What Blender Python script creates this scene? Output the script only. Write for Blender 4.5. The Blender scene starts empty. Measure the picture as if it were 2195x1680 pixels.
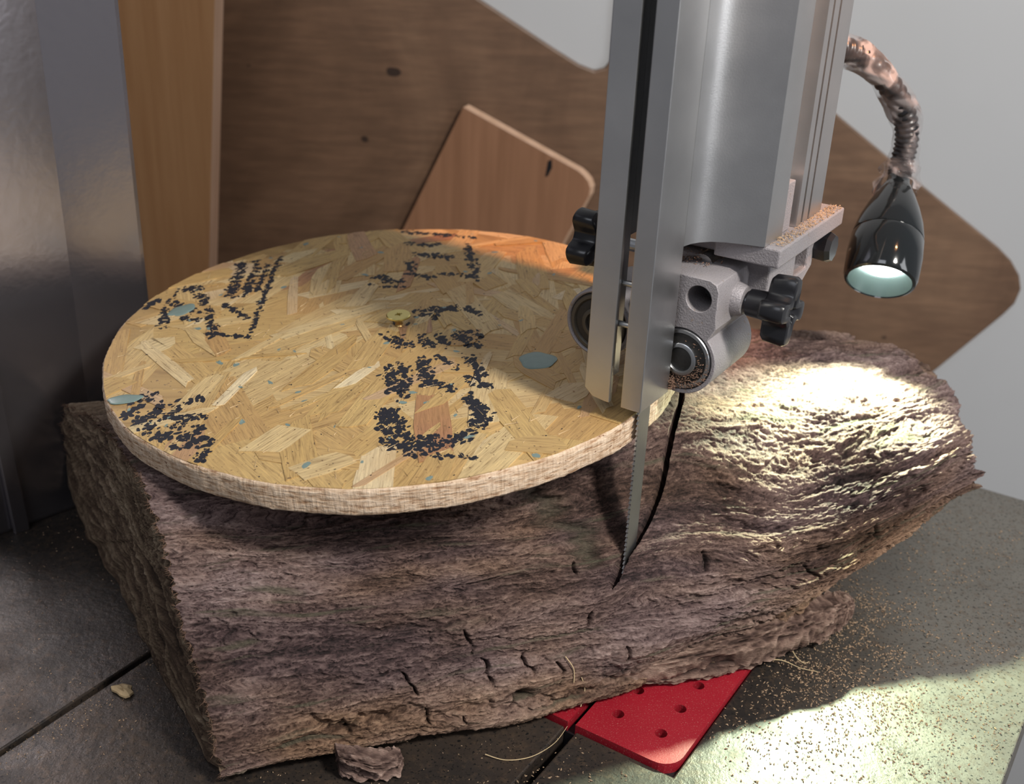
import bpy, bmesh, math, random
import numpy as np
from mathutils import Vector, Matrix

C = bpy.context.scene.collection
random.seed(7)
PI = math.pi

# ------------------------------------------------------------------ camera, world, lights
scene = bpy.context.scene
cam_d = bpy.data.cameras.new('camera')
cam = bpy.data.objects.new('camera', cam_d)
C.objects.link(cam)
PITCH, ROLL, CAM_H = 0.4449, 0.0445, 0.325
fwd = Vector((0, math.cos(PITCH), -math.sin(PITCH)))
r0 = Vector((1, 0, 0)); u0 = r0.cross(fwd)
rr = r0 * math.cos(ROLL) + u0 * math.sin(ROLL)
uu = -r0 * math.sin(ROLL) + u0 * math.cos(ROLL)
m = Matrix((rr, uu, -fwd)).transposed().to_4x4()
m.translation = Vector((0, 0, CAM_H))
cam.matrix_world = m
cam_d.sensor_width = 36
cam_d.lens = 36 * 2476 / 2195
cam_d.clip_start = 0.01
cam_d.dof.use_dof = True
cam_d.dof.focus_distance = 0.455
cam_d.dof.aperture_fstop = 13
scene.camera = cam

scene.view_settings.view_transform = 'Standard'
scene.view_settings.look = 'None'
scene.view_settings.exposure = 0.0
scene.view_settings.gamma = 1.0
scene.view_settings.use_curve_mapping = False

world = bpy.data.worlds.new('workshop_air')
scene.world = world
world.use_nodes = True
world.node_tree.nodes['Background'].inputs[0].default_value = (0.90, 0.92, 1.0, 1)
world.node_tree.nodes['Background'].inputs[1].default_value = 0.20


def light(name, kind, loc, target, energy, color, **kw):
    d = bpy.data.lights.new(name, kind)
    d.energy = energy; d.color = color
    for k, v in kw.items(): setattr(d, k, v)
    o = bpy.data.objects.new(name, d)
    C.objects.link(o)
    o.location = loc
    o.rotation_euler = (Vector(target) - Vector(loc)).to_track_quat('-Z', 'Y').to_euler()
    return o


# the workshop's ceiling lamp (front right), a window (behind the camera), a warm bulb and an added right-hand fill
light('ceiling_lamp', 'AREA', (0.56, -0.10, 0.86), (0, 0.42, 0.1), 12, (1.0, 0.955, 0.89), shape='DISK', size=0.15)
light('window_light', 'AREA', (-0.5, -0.9, 1.5), (0.1, 0.8, 0.1), 7.5, (0.88, 0.92, 1.0), shape='RECTANGLE', size=0.9, size_y=0.7)
light('side_fill', 'AREA', (1.45, -0.35, 0.62), (0, 0.5, 0.15), 7.5, (0.95, 0.97, 1.0), shape='RECTANGLE', size=0.5, size_y=1.0)  # added soft fill that gives the metal its highlights
light('warm_bulb', 'SPOT', (0.55, 0.14, 1.10), (0.020, 0.590, 0.125), 80, (1.0, 0.42, 0.17), spot_size=0.205, spot_blend=0.10, shadow_soft_size=0.02)

# ------------------------------------------------------------------ frames
YAW = 0.5562
A = Vector((math.sin(YAW), math.cos(YAW), 0))      # along the blade slot, away from the front of the table
B = Vector((math.cos(YAW), -math.sin(YAW), 0))     # across the table, to the right
Z = Vector((0, 0, 1))


def W(a, b, z=0.0): return A * a + B * b + Z * z


# ------------------------------------------------------------------ materials
def new_mat(name):
    mt = bpy.data.materials.new(name); mt.use_nodes = True
    nt = mt.node_tree
    return mt, nt, nt.nodes['Principled BSDF']


def N(nt, t, **kw):
    n = nt.nodes.new(t)
    for k, v in kw.items():
        if k in n.inputs.keys(): n.inputs[k].default_value = v
        else: setattr(n, k, v)
    return n


def ramp(nt, fac, stops):
    r = nt.nodes.new('ShaderNodeValToRGB')
    el = r.color_ramp.elements
    while len(el) < len(stops): el.new(0.5)
    for e, (p, c) in zip(el, stops):
        e.position = p; e.color = (*c, 1) if len(c) == 3 else c
    nt.links.new(fac, r.inputs[0])
    return r.outputs[0]


def bump(nt, bsdf, h, strength, dist, chain=None):
    b = N(nt, 'ShaderNodeBump', Strength=strength, Distance=dist)
    nt.links.new(h, b.inputs['Height'])
    if chain: nt.links.new(chain.outputs[0], b.inputs['Normal'])
    nt.links.new(b.outputs[0], bsdf.inputs['Normal'])
    return b


def mixc(nt, fac, c1, c2, mode='MIX'):
    n = nt.nodes.new('ShaderNodeMix'); n.data_type = 'RGBA'; n.blend_type = mode
    if isinstance(fac, (int, float)): n.inputs[0].default_value = fac
    else: nt.links.new(fac, n.inputs[0])
    for i, c in ((6, c1), (7, c2)):
        if isinstance(c, tuple): n.inputs[i].default_value = (*c, 1)
        else: nt.links.new(c, n.inputs[i])
    return n.outputs[2]


def coords(nt, scale=(1, 1, 1), rot=(0, 0, 0), src='Object'):
    tc = nt.nodes.new('ShaderNodeTexCoord')
    mp = N(nt, 'ShaderNodeMapping'); mp.inputs['Scale'].default_value = scale; mp.inputs['Rotation'].default_value = rot
    nt.links.new(tc.outputs[src], mp.inputs[0])
    return mp.outputs[0]


def noise(nt, co, scale, detail=4, rough=0.6, dist=0.0):
    n = N(nt, 'ShaderNodeTexNoise', Scale=scale, Detail=detail, Roughness=rough, Distortion=dist)
    nt.links.new(co, n.inputs['Vector'])
    return n.outputs[0]


def mat_metal(name, col, rough, metallic=1.0, grain=0.0, gscale=900, spots=None, streak=None):
    mt, nt, bs = new_mat(name)
    co = coords(nt)
    nz = noise(nt, co, gscale, 3)
    big = noise(nt, co, 35, 4)
    c = mixc(nt, big, tuple(x * 0.86 for x in col), tuple(min(1, x * 1.10) for x in col))
    if spots:
        sp = noise(nt, co, 420, 2)
        f = ramp(nt, sp, [(0.66, (0, 0, 0)), (0.74, (1, 1, 1))])
        c = mixc(nt, f, c, spots)
    nt.links.new(c, bs.inputs['Base Color'])
    bs.inputs['Metallic'].default_value = metallic
    rv = N(nt, 'ShaderNodeMapRange'); rv.inputs[3].default_value = rough * 0.85; rv.inputs[4].default_value = min(1, rough * 1.2)
    nt.links.new(big, rv.inputs[0]); nt.links.new(rv.outputs[0], bs.inputs['Roughness'])
    if grain: bump(nt, bs, nz, grain, 0.0004)
    return mt


def mat_plain(name, col, rough=0.5, metallic=0.0, var=0.12, scale=60, bmp=0.0, bdist=0.0003, bscale=600, coat=0):
    mt, nt, bs = new_mat(name)
    co = coords(nt)
    nz = noise(nt, co, scale, 5)
    nt.links.new(mixc(nt, nz, tuple(x * (1 - var) for x in col), tuple(min(1, x * (1 + var)) for x in col)), bs.inputs['Base Color'])
    bs.inputs['Roughness'].default_value = rough
    bs.inputs['Metallic'].default_value = metallic
    bs.inputs['Coat Weight'].default_value = coat
    if bmp: bump(nt, bs, noise(nt, co, bscale, 3), bmp, bdist)
    return mt


M = {}
M['extrusion'] = mat_metal('satin_aluminium', (0.60, 0.595, 0.59), 0.36, 1.0, 0.10, 1500)
M['casting'] = mat_metal('cast_aluminium', (0.33, 0.305, 0.315), 0.58, 0.40, 0.9, 1300, spots=(0.30, 0.24, 0.20))
M['steel'] = mat_metal('bright_steel', (0.50, 0.51, 0.52), 0.32, 1.0, 0.1, 900)
M['blade'] = mat_metal('saw_blade_steel', (0.42, 0.43, 0.44), 0.34, 1.0, 0.1, 700)
M['dark_in'] = mat_plain('black_oily_steel', (0.012, 0.012, 0.014), 0.4, 0.3)
M['seal'] = mat_plain('dusty_black_seal', (0.018, 0.016, 0.014), 0.55, 0, 0.5, 900, 0.4)
M['knob'] = mat_plain('black_plastic', (0.010, 0.010, 0.012), 0.30, 0, 0.3, 200)
M['lamp'] = mat_plain('black_gloss_enamel', (0.010, 0.012, 0.013), 0.10, 0, 0.1, 100, coat=0.5)
M['gold'] = mat_metal('yellow_zinc', (0.72, 0.62, 0.24), 0.28, 1.0, 0.1)
M['gold_dark'] = mat_metal('yellow_zinc_thread', (0.55, 0.35, 0.14), 0.35, 1.0, 0.1)
M['ink'] = mat_plain('dark_blue_ink', (0.008, 0.009, 0.016), 0.6, 0, 0.4, 300)
M['paint'] = mat_plain('blue_grey_paint', (0.17, 0.235, 0.215), 0.35, 0, 0.15, 300, 0.2)
M['old_steel'] = mat_metal('dusty_old_steel', (0.10, 0.09, 0.075), 0.5, 0.6, 0.4, 900)
M['fibre'] = mat_plain('pale_root_fibre', (0.55, 0.42, 0.24), 0.8)
M['dust'] = mat_plain('tan_sawdust', (0.33, 0.225, 0.14), 0.9, 0, 0.55, 700)
M['dust_dark'] = mat_plain('brown_sawdust', (0.15, 0.085, 0.055), 0.9, 0, 0.6, 700)
M['chip'] = mat_plain('pale_wood_chip', (0.55, 0.40, 0.22), 0.8, 0, 0.3, 400, 0.3)
M['reflector'] = mat_plain('frosted_reflector', (0.085, 0.12, 0.115), 0.35, 0.3, 0.1)
M['screw_black'] = M['dark_in']


def m_red():
    mt, nt, bs = new_mat('red_plastic')
    co = coords(nt)
    f = ramp(nt, noise(nt, co, 1600, 2), [(0.60, (0, 0, 0)), (0.72, (1, 1, 1))])
    f2 = noise(nt, co, 30, 3)
    c = mixc(nt, f2, (0.24, 0.008, 0.016), (0.34, 0.014, 0.026))
    k = N(nt, 'ShaderNodeMath', operation='MULTIPLY'); k.inputs[1].default_value = 0.28
    nt.links.new(f, k.inputs[0])
    nt.links.new(mixc(nt, k.outputs[0], c, (0.62, 0.38, 0.32)), bs.inputs['Base Color'])
    bs.inputs['Roughness'].default_value = 0.38
    bump(nt, bs, noise(nt, co, 1500, 3), 0.2, 0.0002)
    return mt


M['red'] = m_red()


def m_table():
    mt, nt, bs = new_mat('cast_iron_patina')
    co = coords(nt)
    big = noise(nt, co, 9, 5, 0.65, 0.4)
    c = ramp(nt, big, [(0.30, (0.020, 0.019, 0.018)), (0.50, (0.038, 0.031, 0.027)), (0.68, (0.070, 0.050, 0.037))])
    # front right corner paler: the lamp's pool of light painted into the iron colour
    tc = nt.nodes.new('ShaderNodeTexCoord')
    vm = N(nt, 'ShaderNodeVectorMath', operation='DOT_PRODUCT'); vm.inputs[1].default_value = (0.95, -0.32, 0)
    nt.links.new(tc.outputs['Object'], vm.inputs[0])
    mr = N(nt, 'ShaderNodeMapRange'); mr.inputs[1].default_value = 0.115; mr.inputs[2].default_value = 0.20
    nt.links.new(vm.outputs['Value'], mr.inputs[0])
    ms = N(nt, 'ShaderNodeMath', operation='MULTIPLY_ADD'); ms.inputs[1].default_value = 1.2; ms.inputs[2].default_value = -0.55
    nt.links.new(big, ms.inputs[0])
    ma = N(nt, 'ShaderNodeMath', operation='ADD', use_clamp=True)
    nt.links.new(mr.outputs[0], ma.inputs[0]); nt.links.new(ms.outputs[0], ma.inputs[1])
    ml = N(nt, 'ShaderNodeMath', operation='MULTIPLY'); nt.links.new(ma.outputs[0], ml.inputs[0]); nt.links.new(mr.outputs[0], ml.inputs[1])
    lamp_pool = ml.outputs[0]
    c = mixc(nt, lamp_pool, c, (0.155, 0.145, 0.125))
    sm = noise(nt, co, 260, 4, 0.7)
    f = ramp(nt, sm, [(0.50, (0, 0, 0)), (0.68, (1, 1, 1))])
    fk = N(nt, 'ShaderNodeMath', operation='MULTIPLY'); fk.inputs[1].default_value = 0.6; nt.links.new(f, fk.inputs[0])
    c = mixc(nt, fk.outputs[0], c, (0.10, 0.068, 0.045))
    pit = ramp(nt, noise(nt, co, 700, 2), [(0.34, (1, 1, 1)), (0.42, (0, 0, 0))])
    c = mixc(nt, pit, c, (0.012, 0.012, 0.012))
    nt.links.new(c, bs.inputs['Base Color'])
    bs.inputs['Metallic'].default_value = 0.35
    rg = ramp(nt, noise(nt, co, 40, 4), [(0.3, (0.30,) * 3), (0.7, (0.52,) * 3)])
    nt.links.new(rg, bs.inputs['Roughness'])
    bump(nt, bs, sm, 0.35, 0.0006)
    return mt


M['table'] = m_table()


def m_strand():
    mt, nt, bs = new_mat('wood_strand')
    oi = nt.nodes.new('ShaderNodeObjectInfo')
    uv = nt.nodes.new('ShaderNodeUVMap'); uv.uv_map = 'grain'
    mp = N(nt, 'ShaderNodeMapping'); mp.inputs['Scale'].default_value = (1, 14, 1)
    off = N(nt, 'ShaderNodeVectorMath', operation='SCALE'); off.inputs[0].default_value = (3, 7, 5)
    nt.links.new(oi.outputs['Random'], off.inputs['Scale'])
    ad = N(nt, 'ShaderNodeVectorMath', operation='ADD')
    nt.links.new(uv.outputs[0], ad.inputs[0]); nt.links.new(off.outputs[0], ad.inputs[1])
    nt.links.new(ad.outputs[0], mp.inputs[0])
    g = noise(nt, mp.outputs[0], 90, 6, 0.65, 0.3)
    base = ramp(nt, oi.outputs['Random'], [(0.0, (0.42, 0.25, 0.10)), (0.25, (0.50, 0.34, 0.14)), (0.5, (0.45, 0.29, 0.11)),
                                            (0.66, (0.60, 0.46, 0.25)), (0.80, (0.55, 0.39, 0.18)), (0.90, (0.68, 0.56, 0.36)), (1.0, (0.33, 0.15, 0.07))])
    gg = ramp(nt, g, [(0.30, (0.50, 0.44, 0.38)), (0.46, (0.95, 0.95, 0.95)), (0.70, (1.32, 1.32, 1.26))])
    c = mixc(nt, 1.0, base, gg, 'MULTIPLY')
    co = coords(nt)
    sp = ramp(nt, noise(nt, co, 620, 2), [(0.66, (0, 0, 0)), (0.71, (1, 1, 1))])
    c = mixc(nt, sp, c, (0.16, 0.09, 0.04))
    gold = ramp(nt, noise(nt, co, 18, 3), [(0.42, (0, 0, 0)), (0.66, (0.5,) * 3)])
    c = mixc(nt, gold, c, (0.42, 0.24, 0.085))
    nt.links.new(c, bs.inputs['Base Color'])
    bs.inputs['Roughness'].default_value = 0.48
    bump(nt, bs, g, 0.55, 0.0005)
    return mt


M['strand'] = m_strand()


def m_edge():
    mt, nt, bs = new_mat('sawn_board_edge')
    uv = nt.nodes.new('ShaderNodeUVMap'); uv.uv_map = 'grain'     # x = length round the rim (m), y = height (m)
    def st(sx, sy, sc, d=4):
        mp = N(nt, 'ShaderNodeMapping'); mp.inputs['Scale'].default_value = (sx, sy, 1)
        nt.links.new(uv.outputs[0], mp.inputs[0])
        return noise(nt, mp.outputs[0], sc, d, 0.6)
    scr = st(8, 0.9, 110)
    lay = st(0.9, 4.5, 160)
    c = ramp(nt, lay, [(0.33, (0.34, 0.19, 0.10)), (0.46, (0.60, 0.43, 0.29)), (0.62, (0.74, 0.58, 0.43))])
    s2 = ramp(nt, scr, [(0.3, (0.72, 0.66, 0.6)), (0.55, (1, 1, 1)), (0.75, (1.18, 1.16, 1.12))])
    c = mixc(nt, 1.0, c, s2, 'MULTIPLY')
    vd = ramp(nt, st(1, 2.5, 320, 3), [(0.30, (1, 1, 1)), (0.37, (0, 0, 0))])
    c = mixc(nt, vd, c, (0.16, 0.07, 0.035))
    nt.links.new(c, bs.inputs['Base Color'])
    bs.inputs['Roughness'].default_value = 0.85
    b1 = bump(nt, bs, scr, 0.6, 0.0008)
    b2 = bump(nt, bs, lay, 0.7, 0.0012, b1)
    return mt


M['edge'] = m_edge()


def m_log():
    mt, nt, bs = new_mat('weathered_log')
    def attr(n):
        a_ = nt.nodes.new('ShaderNodeAttribute'); a_.attribute_name = n; return a_.outputs['Fac']
    tone, moss, brown, cap = attr('tone'), attr('moss'), attr('brown'), attr('cap')
    c = ramp(nt, tone, [(0.0, (0.016, 0.011, 0.011)), (0.28, (0.060, 0.037, 0.036)), (0.5, (0.120, 0.080, 0.074)), (0.75, (0.190, 0.134, 0.124)), (1.0, (0.30, 0.225, 0.205))])
    cb = ramp(nt, tone, [(0.0, (0.024, 0.013, 0.008)), (0.35, (0.085, 0.048, 0.030)), (0.6, (0.18, 0.108, 0.068)), (1.0, (0.34, 0.225, 0.145))])
    c = mixc(nt, brown, c, cb)
    c = mixc(nt, moss, c, (0.075, 0.068, 0.045))
    cc = ramp(nt, tone, [(0.0, (0.020, 0.012, 0.008)), (0.4, (0.085, 0.055, 0.036)), (0.7, (0.16, 0.115, 0.075)), (1.0, (0.26, 0.20, 0.14))])
    c = mixc(nt, cap, c, cc)
    co = coords(nt, (1, 3.2, 3.2), (0, 0, -0.384))
    f = noise(nt, co, 420, 4, 0.7)
    k = ramp(nt, f, [(0.3, (0.60,) * 3), (0.7, (1.38,) * 3)])
    c = mixc(nt, 1.0, c, k, 'MULTIPLY')
    nt.links.new(c, bs.inputs['Base Color'])
    bs.inputs['Roughness'].default_value = 0.82
    bs.inputs['Specular IOR Level'].default_value = 0.2
    bump(nt, bs, f, 0.8, 0.0007)
    return mt


M['log'] = m_log()


def m_board():
    mt, nt, bs = new_mat('brown_hardboard')
    co = coords(nt, (1, 1, 1), (0, 0.6, 0))
    big = noise(nt, co, 7, 5, 0.6, 0.6)
    c = ramp(nt, big, [(0.30, (0.085, 0.046, 0.025)), (0.5, (0.140, 0.078, 0.045)), (0.70, (0.19, 0.112, 0.066))])
    sc = ramp(nt, noise(nt, coords(nt, (1, 1, 8), (0, 0.75, 0)), 22, 4), [(0.4, (0.86,) * 3), (0.65, (1.12,) * 3)])
    c = mixc(nt, 1.0, c, sc, 'MULTIPLY')
    sp = ramp(nt, noise(nt, coords(nt), 55, 1), [(0.76, (0, 0, 0)), (0.79, (1, 1, 1))])
    c = mixc(nt, sp, c, (0.03, 0.016, 0.01))
    nt.links.new(c, bs.inputs['Base Color'])
    bs.inputs['Roughness'].default_value = 0.5
    return mt


M['board'] = m_board()


def m_plank(name, c0, c1, rot=0.0):
    mt, nt, bs = new_mat(name)
    co = coords(nt, (14, 14, 0.7), (0, rot, 0))
    g = noise(nt, co, 9, 5, 0.6, 0.2)
    nt.links.new(ramp(nt, g, [(0.3, c0), (0.7, c1)]), bs.inputs['Base Color'])
    bs.inputs['Roughness'].default_value = 0.5
    return mt


M['plank'] = m_plank('beech_plank', (0.62, 0.31, 0.125), (0.74, 0.40, 0.18))
M['plank_edge'] = m_plank('beech_plank_edge', (0.55, 0.34, 0.22), (0.66, 0.44, 0.30))
M['square'] = m_plank('thin_plywood', (0.19, 0.090, 0.045), (0.26, 0.130, 0.070), 0.5)
M['square_edge'] = m_plank('thin_plywood_edge', (0.50, 0.32, 0.21), (0.60, 0.40, 0.28))
M['board_edge'] = m_plank('hardboard_edge', (0.10, 0.055, 0.03), (0.16, 0.09, 0.05))


def m_wall():
    mt, nt, bs = new_mat('white_painted_sheet')
    co = coords(nt)
    c = mixc(nt, noise(nt, co, 6, 3), (0.42, 0.425, 0.43), (0.47, 0.475, 0.485))
    sp = ramp(nt, noise(nt, co, 26, 1), [(0.765, (0, 0, 0)), (0.80, (1, 1, 1))])
    c = mixc(nt, sp, c, (0.25, 0.23, 0.20))
    nt.links.new(c, bs.inputs['Base Color'])
    bs.inputs['Roughness'].default_value = 0.45
    return mt


M['wall'] = m_wall()
M['floor'] = mat_plain('dusty_concrete', (0.16, 0.14, 0.12), 0.9, 0, 0.3, 12, 0.3, 0.002, 40)


def m_column():
    mt, nt, bs = new_mat('grey_hammered_enamel')
    co = coords(nt)
    c = mixc(nt, noise(nt, co, 8, 3), (0.34, 0.32, 0.345), (0.39, 0.37, 0.395))
    nt.links.new(c, bs.inputs['Base Color'])
    bs.inputs['Metallic'].default_value = 0.93
    bs.inputs['Roughness'].default_value = 0.24
    bump(nt, bs, noise(nt, co, 160, 2), 0.10, 0.001)
    return mt


M['column'] = m_column()
M['brownpanel'] = mat_plain('dull_brown_panel', (0.10, 0.085, 0.080), 0.4, 0.1)


def m_film():
    mt, nt, bs = new_mat('clear_cling_film')
    co = coords(nt)
    out = nt.nodes['Material Output']
    tr = nt.nodes.new('ShaderNodeBsdfTransparent')
    bs.inputs['Base Color'].default_value = (0.36, 0.31, 0.30, 1)
    bs.inputs['Roughness'].default_value = 0.18
    mix = nt.nodes.new('ShaderNodeMixShader')
    n_ = noise(nt, co, 60, 2, 0.5, 0.8)
    nt.links.new(ramp(nt, n_, [(0.46, (0.10,) * 3), (0.54, (0.30,) * 3), (0.60, (0.85,) * 3)]), mix.inputs[0])
    nt.links.new(tr.outputs[0], mix.inputs[1]); nt.links.new(bs.outputs[0], mix.inputs[2])
    nt.links.new(mix.outputs[0], out.inputs['Surface'])
    bump(nt, bs, n_, 0.5, 0.002)
    return mt


M['film'] = m_film()
_m, _nt, _b = new_mat('lit_led_lens')
_b.inputs['Base Color'].default_value = (1, 1, 1, 1)
_b.inputs['Emission Color'].default_value = (0.93, 1.0, 0.97, 1)
_b.inputs['Emission Strength'].default_value = 16
M['led'] = _m


# ------------------------------------------------------------------ object helpers
ROOT = {}


def root_loc(parent):
    o = parent
    while o.parent: o = o.parent
    return Vector(ROOT[o.name])


def thing(name, label, cat, loc, group=None):
    o = bpy.data.objects.new(name, None); C.objects.link(o)
    o.location = loc; o.empty_display_size = 0.02
    o['label'] = label; o['category'] = cat
    if group: o['group'] = group
    ROOT[o.name] = tuple(loc)
    return o


def mk(name, V, F, mat, parent=None, loc=None, smooth=None, label=None, cat=None, kind=None, group=None, bevel=None, uv=None, mats=None, midx=None):
    """One mesh object from world-space vertices."""
    V = [Vector(v) for v in V]
    if parent is not None: base = root_loc(parent)
    elif loc is not None: base = Vector(loc)
    else:
        xs = [v.x for v in V]; ys = [v.y for v in V]; zs = [v.z for v in V]
        base = Vector(((min(xs) + max(xs)) / 2, (min(ys) + max(ys)) / 2, min(zs)))
    me = bpy.data.meshes.new(name)
    me.from_pydata([v - base for v in V], [], F)
    bm = bmesh.new(); bm.from_mesh(me)
    bmesh.ops.recalc_face_normals(bm, faces=bm.faces)
    bm.to_mesh(me); bm.free()
    me.materials.append(mat)
    if mats:
        for x in mats: me.materials.append(x)
        for p, i in zip(me.polygons, midx): p.material_index = i
    o = bpy.data.objects.new(name, me); C.objects.link(o)
    if parent is not None: o.parent = parent
    else:
        o.location = base; ROOT[o.name] = tuple(base)
    if smooth is not None:
        for p in me.polygons: p.use_smooth = True
        me.set_sharp_from_angle(angle=math.radians(smooth))
    if bevel:
        md = o.modifiers.new('bevel', 'BEVEL'); md.width = bevel; md.segments = 2; md.limit_method = 'ANGLE'; md.angle_limit = math.radians(35)
    for k, v in (('label', label), ('category', cat), ('kind', kind), ('group', group)):
        if v: o[k] = v
    return o


def prism(poly, f0, f1):
    """poly: 2-D points; f0/f1 map a point to world at both ends."""
    n = len(poly)
    V = [f0(*p) for p in poly] + [f1(*p) for p in poly]
    F = [list(range(n))[::-1], list(range(n, 2 * n))] + [[i, (i + 1) % n, n + (i + 1) % n, n + i] for i in range(n)]
    return V, F


def boxab(a0, a1, b0, b1, z0, z1):
    return prism([(a0, b0), (a1, b0), (a1, b1), (a0, b1)], lambda a, b: W(a, b, z0), lambda a, b: W(a, b, z1))


def join(*parts):
    V, F = [], []
    for v, f in parts:
        k = len(V); V += list(v); F += [[i + k for i in q] for q in f]
    return V, F


def frame(axis):
    ax = Vector(axis).normalized()
    t = Vector((0, 0, 1)) if abs(ax.z) < 0.9 else Vector((1, 0, 0))
    e1 = t.cross(ax).normalized(); e2 = ax.cross(e1)
    return ax, e1, e2


def lathe(prof, org, axis, n=48, close=True):
    """prof: (distance along axis, radius)"""
    ax, e1, e2 = frame(axis); org = Vector(org)
    V, F = [], []
    for d, r in prof:
        for i in range(n):
            t = 2 * PI * i / n
            V.append(org + ax * d + (e1 * math.cos(t) + e2 * math.sin(t)) * r)
    for k in range(len(prof) - 1):
        for i in range(n):
            j = (i + 1) % n
            F.append([k * n + i, k * n + j, (k + 1) * n + j, (k + 1) * n + i])
    if close:
        F.append(list(range(n))[::-1]); F.append([(len(prof) - 1) * n + i for i in range(n)])
    return V, F


def tube(pts, rad, n=10, wob=0.0):
    pts = [Vector(p) for p in pts]
    V, F = [], []
    e1 = None
    for i, p in enumerate(pts):
        d = (pts[min(i + 1, len(pts) - 1)] - pts[max(i - 1, 0)]).normalized()
        if e1 is None: _, e1, e2 = frame(d)
        e1 = (e1 - d * e1.dot(d)).normalized(); e2 = d.cross(e1)
        r = rad(i / (len(pts) - 1)) if callable(rad) else rad
        for k in range(n):
            t = 2 * PI * k / n
            q = r * (1 + wob * random.uniform(-1, 1))
            V.append(p + (e1 * math.cos(t) + e2 * math.sin(t)) * q)
    for i in range(len(pts) - 1):
        for k in range(n):
            j = (k + 1) % n
            F.append([i * n + k, i * n + j, (i + 1) * n + j, (i + 1) * n + k])
    F.append(list(range(n))[::-1]); F.append([(len(pts) - 1) * n + k for k in range(n)])
    return V, F


def spline(pts, per=8):
    P = [Vector(p) for p in pts]; out = []
    for i in range(len(P) - 1):
        p0 = P[max(i - 1, 0)]; p1 = P[i]; p2 = P[i + 1]; p3 = P[min(i + 2, len(P) - 1)]
        for k in range(per):
            t = k / per
            out.append(0.5 * ((2 * p1) + (p2 - p0) * t + (2 * p0 - 5 * p1 + 4 * p2 - p3) * t * t + (3 * p1 - p0 - 3 * p2 + p3) * t ** 3))
    out.append(P[-1]); return out


def cut(o, cutters):
    """boolean difference, baked, bevel kept afterwards"""
    bev = [(md.width, md.segments, md.angle_limit) for md in o.modifiers if md.type == 'BEVEL']
    for md in list(o.modifiers): o.modifiers.remove(md)
    tmp = []
    base = root_loc(o)
    for V, F in cutters:
        me = bpy.data.meshes.new('cutter'); me.from_pydata([Vector(v) for v in V], [], F)
        bm = bmesh.new(); bm.from_mesh(me); bmesh.ops.recalc_face_normals(bm, faces=bm.faces); bm.to_mesh(me); bm.free()
        c = bpy.data.objects.new('cutter', me); C.objects.link(c); tmp.append(c)
        md = o.modifiers.new('cut', 'BOOLEAN'); md.object = c; md.operation = 'DIFFERENCE'; md.solver = 'EXACT'
    bpy.context.view_layer.update()
    dg = bpy.context.evaluated_depsgraph_get()
    new = bpy.data.meshes.new_from_object(o.evaluated_get(dg))
    o.modifiers.clear(); o.data = new
    for c in tmp: bpy.data.objects.remove(c)
    for w_, s_, a_ in bev:
        md = o.modifiers.new('bevel', 'BEVEL'); md.width = w_; md.segments = s_; md.limit_method = 'ANGLE'; md.angle_limit = a_
    return o


def grains(spots_, size, name, parent=None, mat=None, label=None, cat=None, group=None):
    """many small chips as ONE 'stuff' mesh; spots_ = world positions"""
    V, F = [], []
    for p in spots_:
        s = size * random.uniform(0.4, 1.5)
        k = len(V); t = random.uniform(0, 2 * PI); L = s * random.uniform(1, 2.4)
        ex = Vector((math.cos(t), math.sin(t), random.uniform(-.3, .5))); ey = Vector((-math.sin(t), math.cos(t), random.uniform(-.3, .3)))
        p = Vector(p)
        V += [p - ex * L * .5, p + ey * s * .4, p + ex * L * .5, p - ey * s * .4, p + Z * s * .5]
        F += [[k, k + 1, k + 4], [k + 1, k + 2, k + 4], [k + 2, k + 3, k + 4], [k + 3, k, k + 4], [k, k + 3, k + 2, k + 1]]
    return mk(name, V, F, mat or M['dust'], parent, kind='stuff', label=label, cat=cat, group=group)


# ------------------------------------------------------------------ the setting
WALL_Y = 0.906
mk('wall_back', *prism([(-1.4, -0.9), (1.6, -0.9), (1.6, 1.2), (-1.4, 1.2)], lambda x, z: Vector((x, WALL_Y, z)), lambda x, z: Vector((x, WALL_Y + 0.03, z))), M['wall'], kind='structure')
mk('floor', *prism([(-1.4, -0.6), (1.6, -0.6), (1.6, WALL_Y + 0.03), (-1.4, WALL_Y + 0.03)], lambda x, y: Vector((x, y, -0.93)), lambda x, y: Vector((x, y, -0.9))), M['floor'], kind='structure')


def arc(cx, cz, r, t0, t1, n=8):
    return [(cx + r * math.cos(math.radians(t0 + (t1 - t0) * i / n)), cz + r * math.sin(math.radians(t0 + (t1 - t0) * i / n))) for i in range(n + 1)]


def panel(name, poly, y0, y1, mf, me_, **kw):
    V, F = prism(poly, lambda x, z: Vector((x, y0, z)), lambda x, z: Vector((x, y1, z)))
    return mk(name, V, F, mf, mats=[me_], midx=[0, 0] + [1] * len(poly), **kw)


board_poly = [(-0.60, -0.50), (-0.60, 0.36), (-0.10, 0.255), (-0.0363, 0.2172), (0.020, 0.1845), (0.040, 0.1735), (0.052, 0.1695), (0.060, 0.172), (0.0655, 0.180), (0.067, 0.36), (0.165, 0.36),
              (0.165, 0.200), (0.243, 0.1432), (0.3178, 0.0915), (0.3873, 0.0446), (0.400, 0.034), (0.4095, 0.0217), (0.4135, 0.010), (0.4112, -0.0027), (0.404, -0.013), (0.3533, -0.0713), (0.2551, -0.1887), (0.05, -0.43), (-0.02, -0.50)]
o = panel('backing_board', board_poly, 0.899, WALL_Y - 0.0005, M['board'], M['board_edge'], bevel=0.0015,
          label='large dark brown hardboard with rounded corners fixed flat on the white wall', cat='board')
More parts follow.
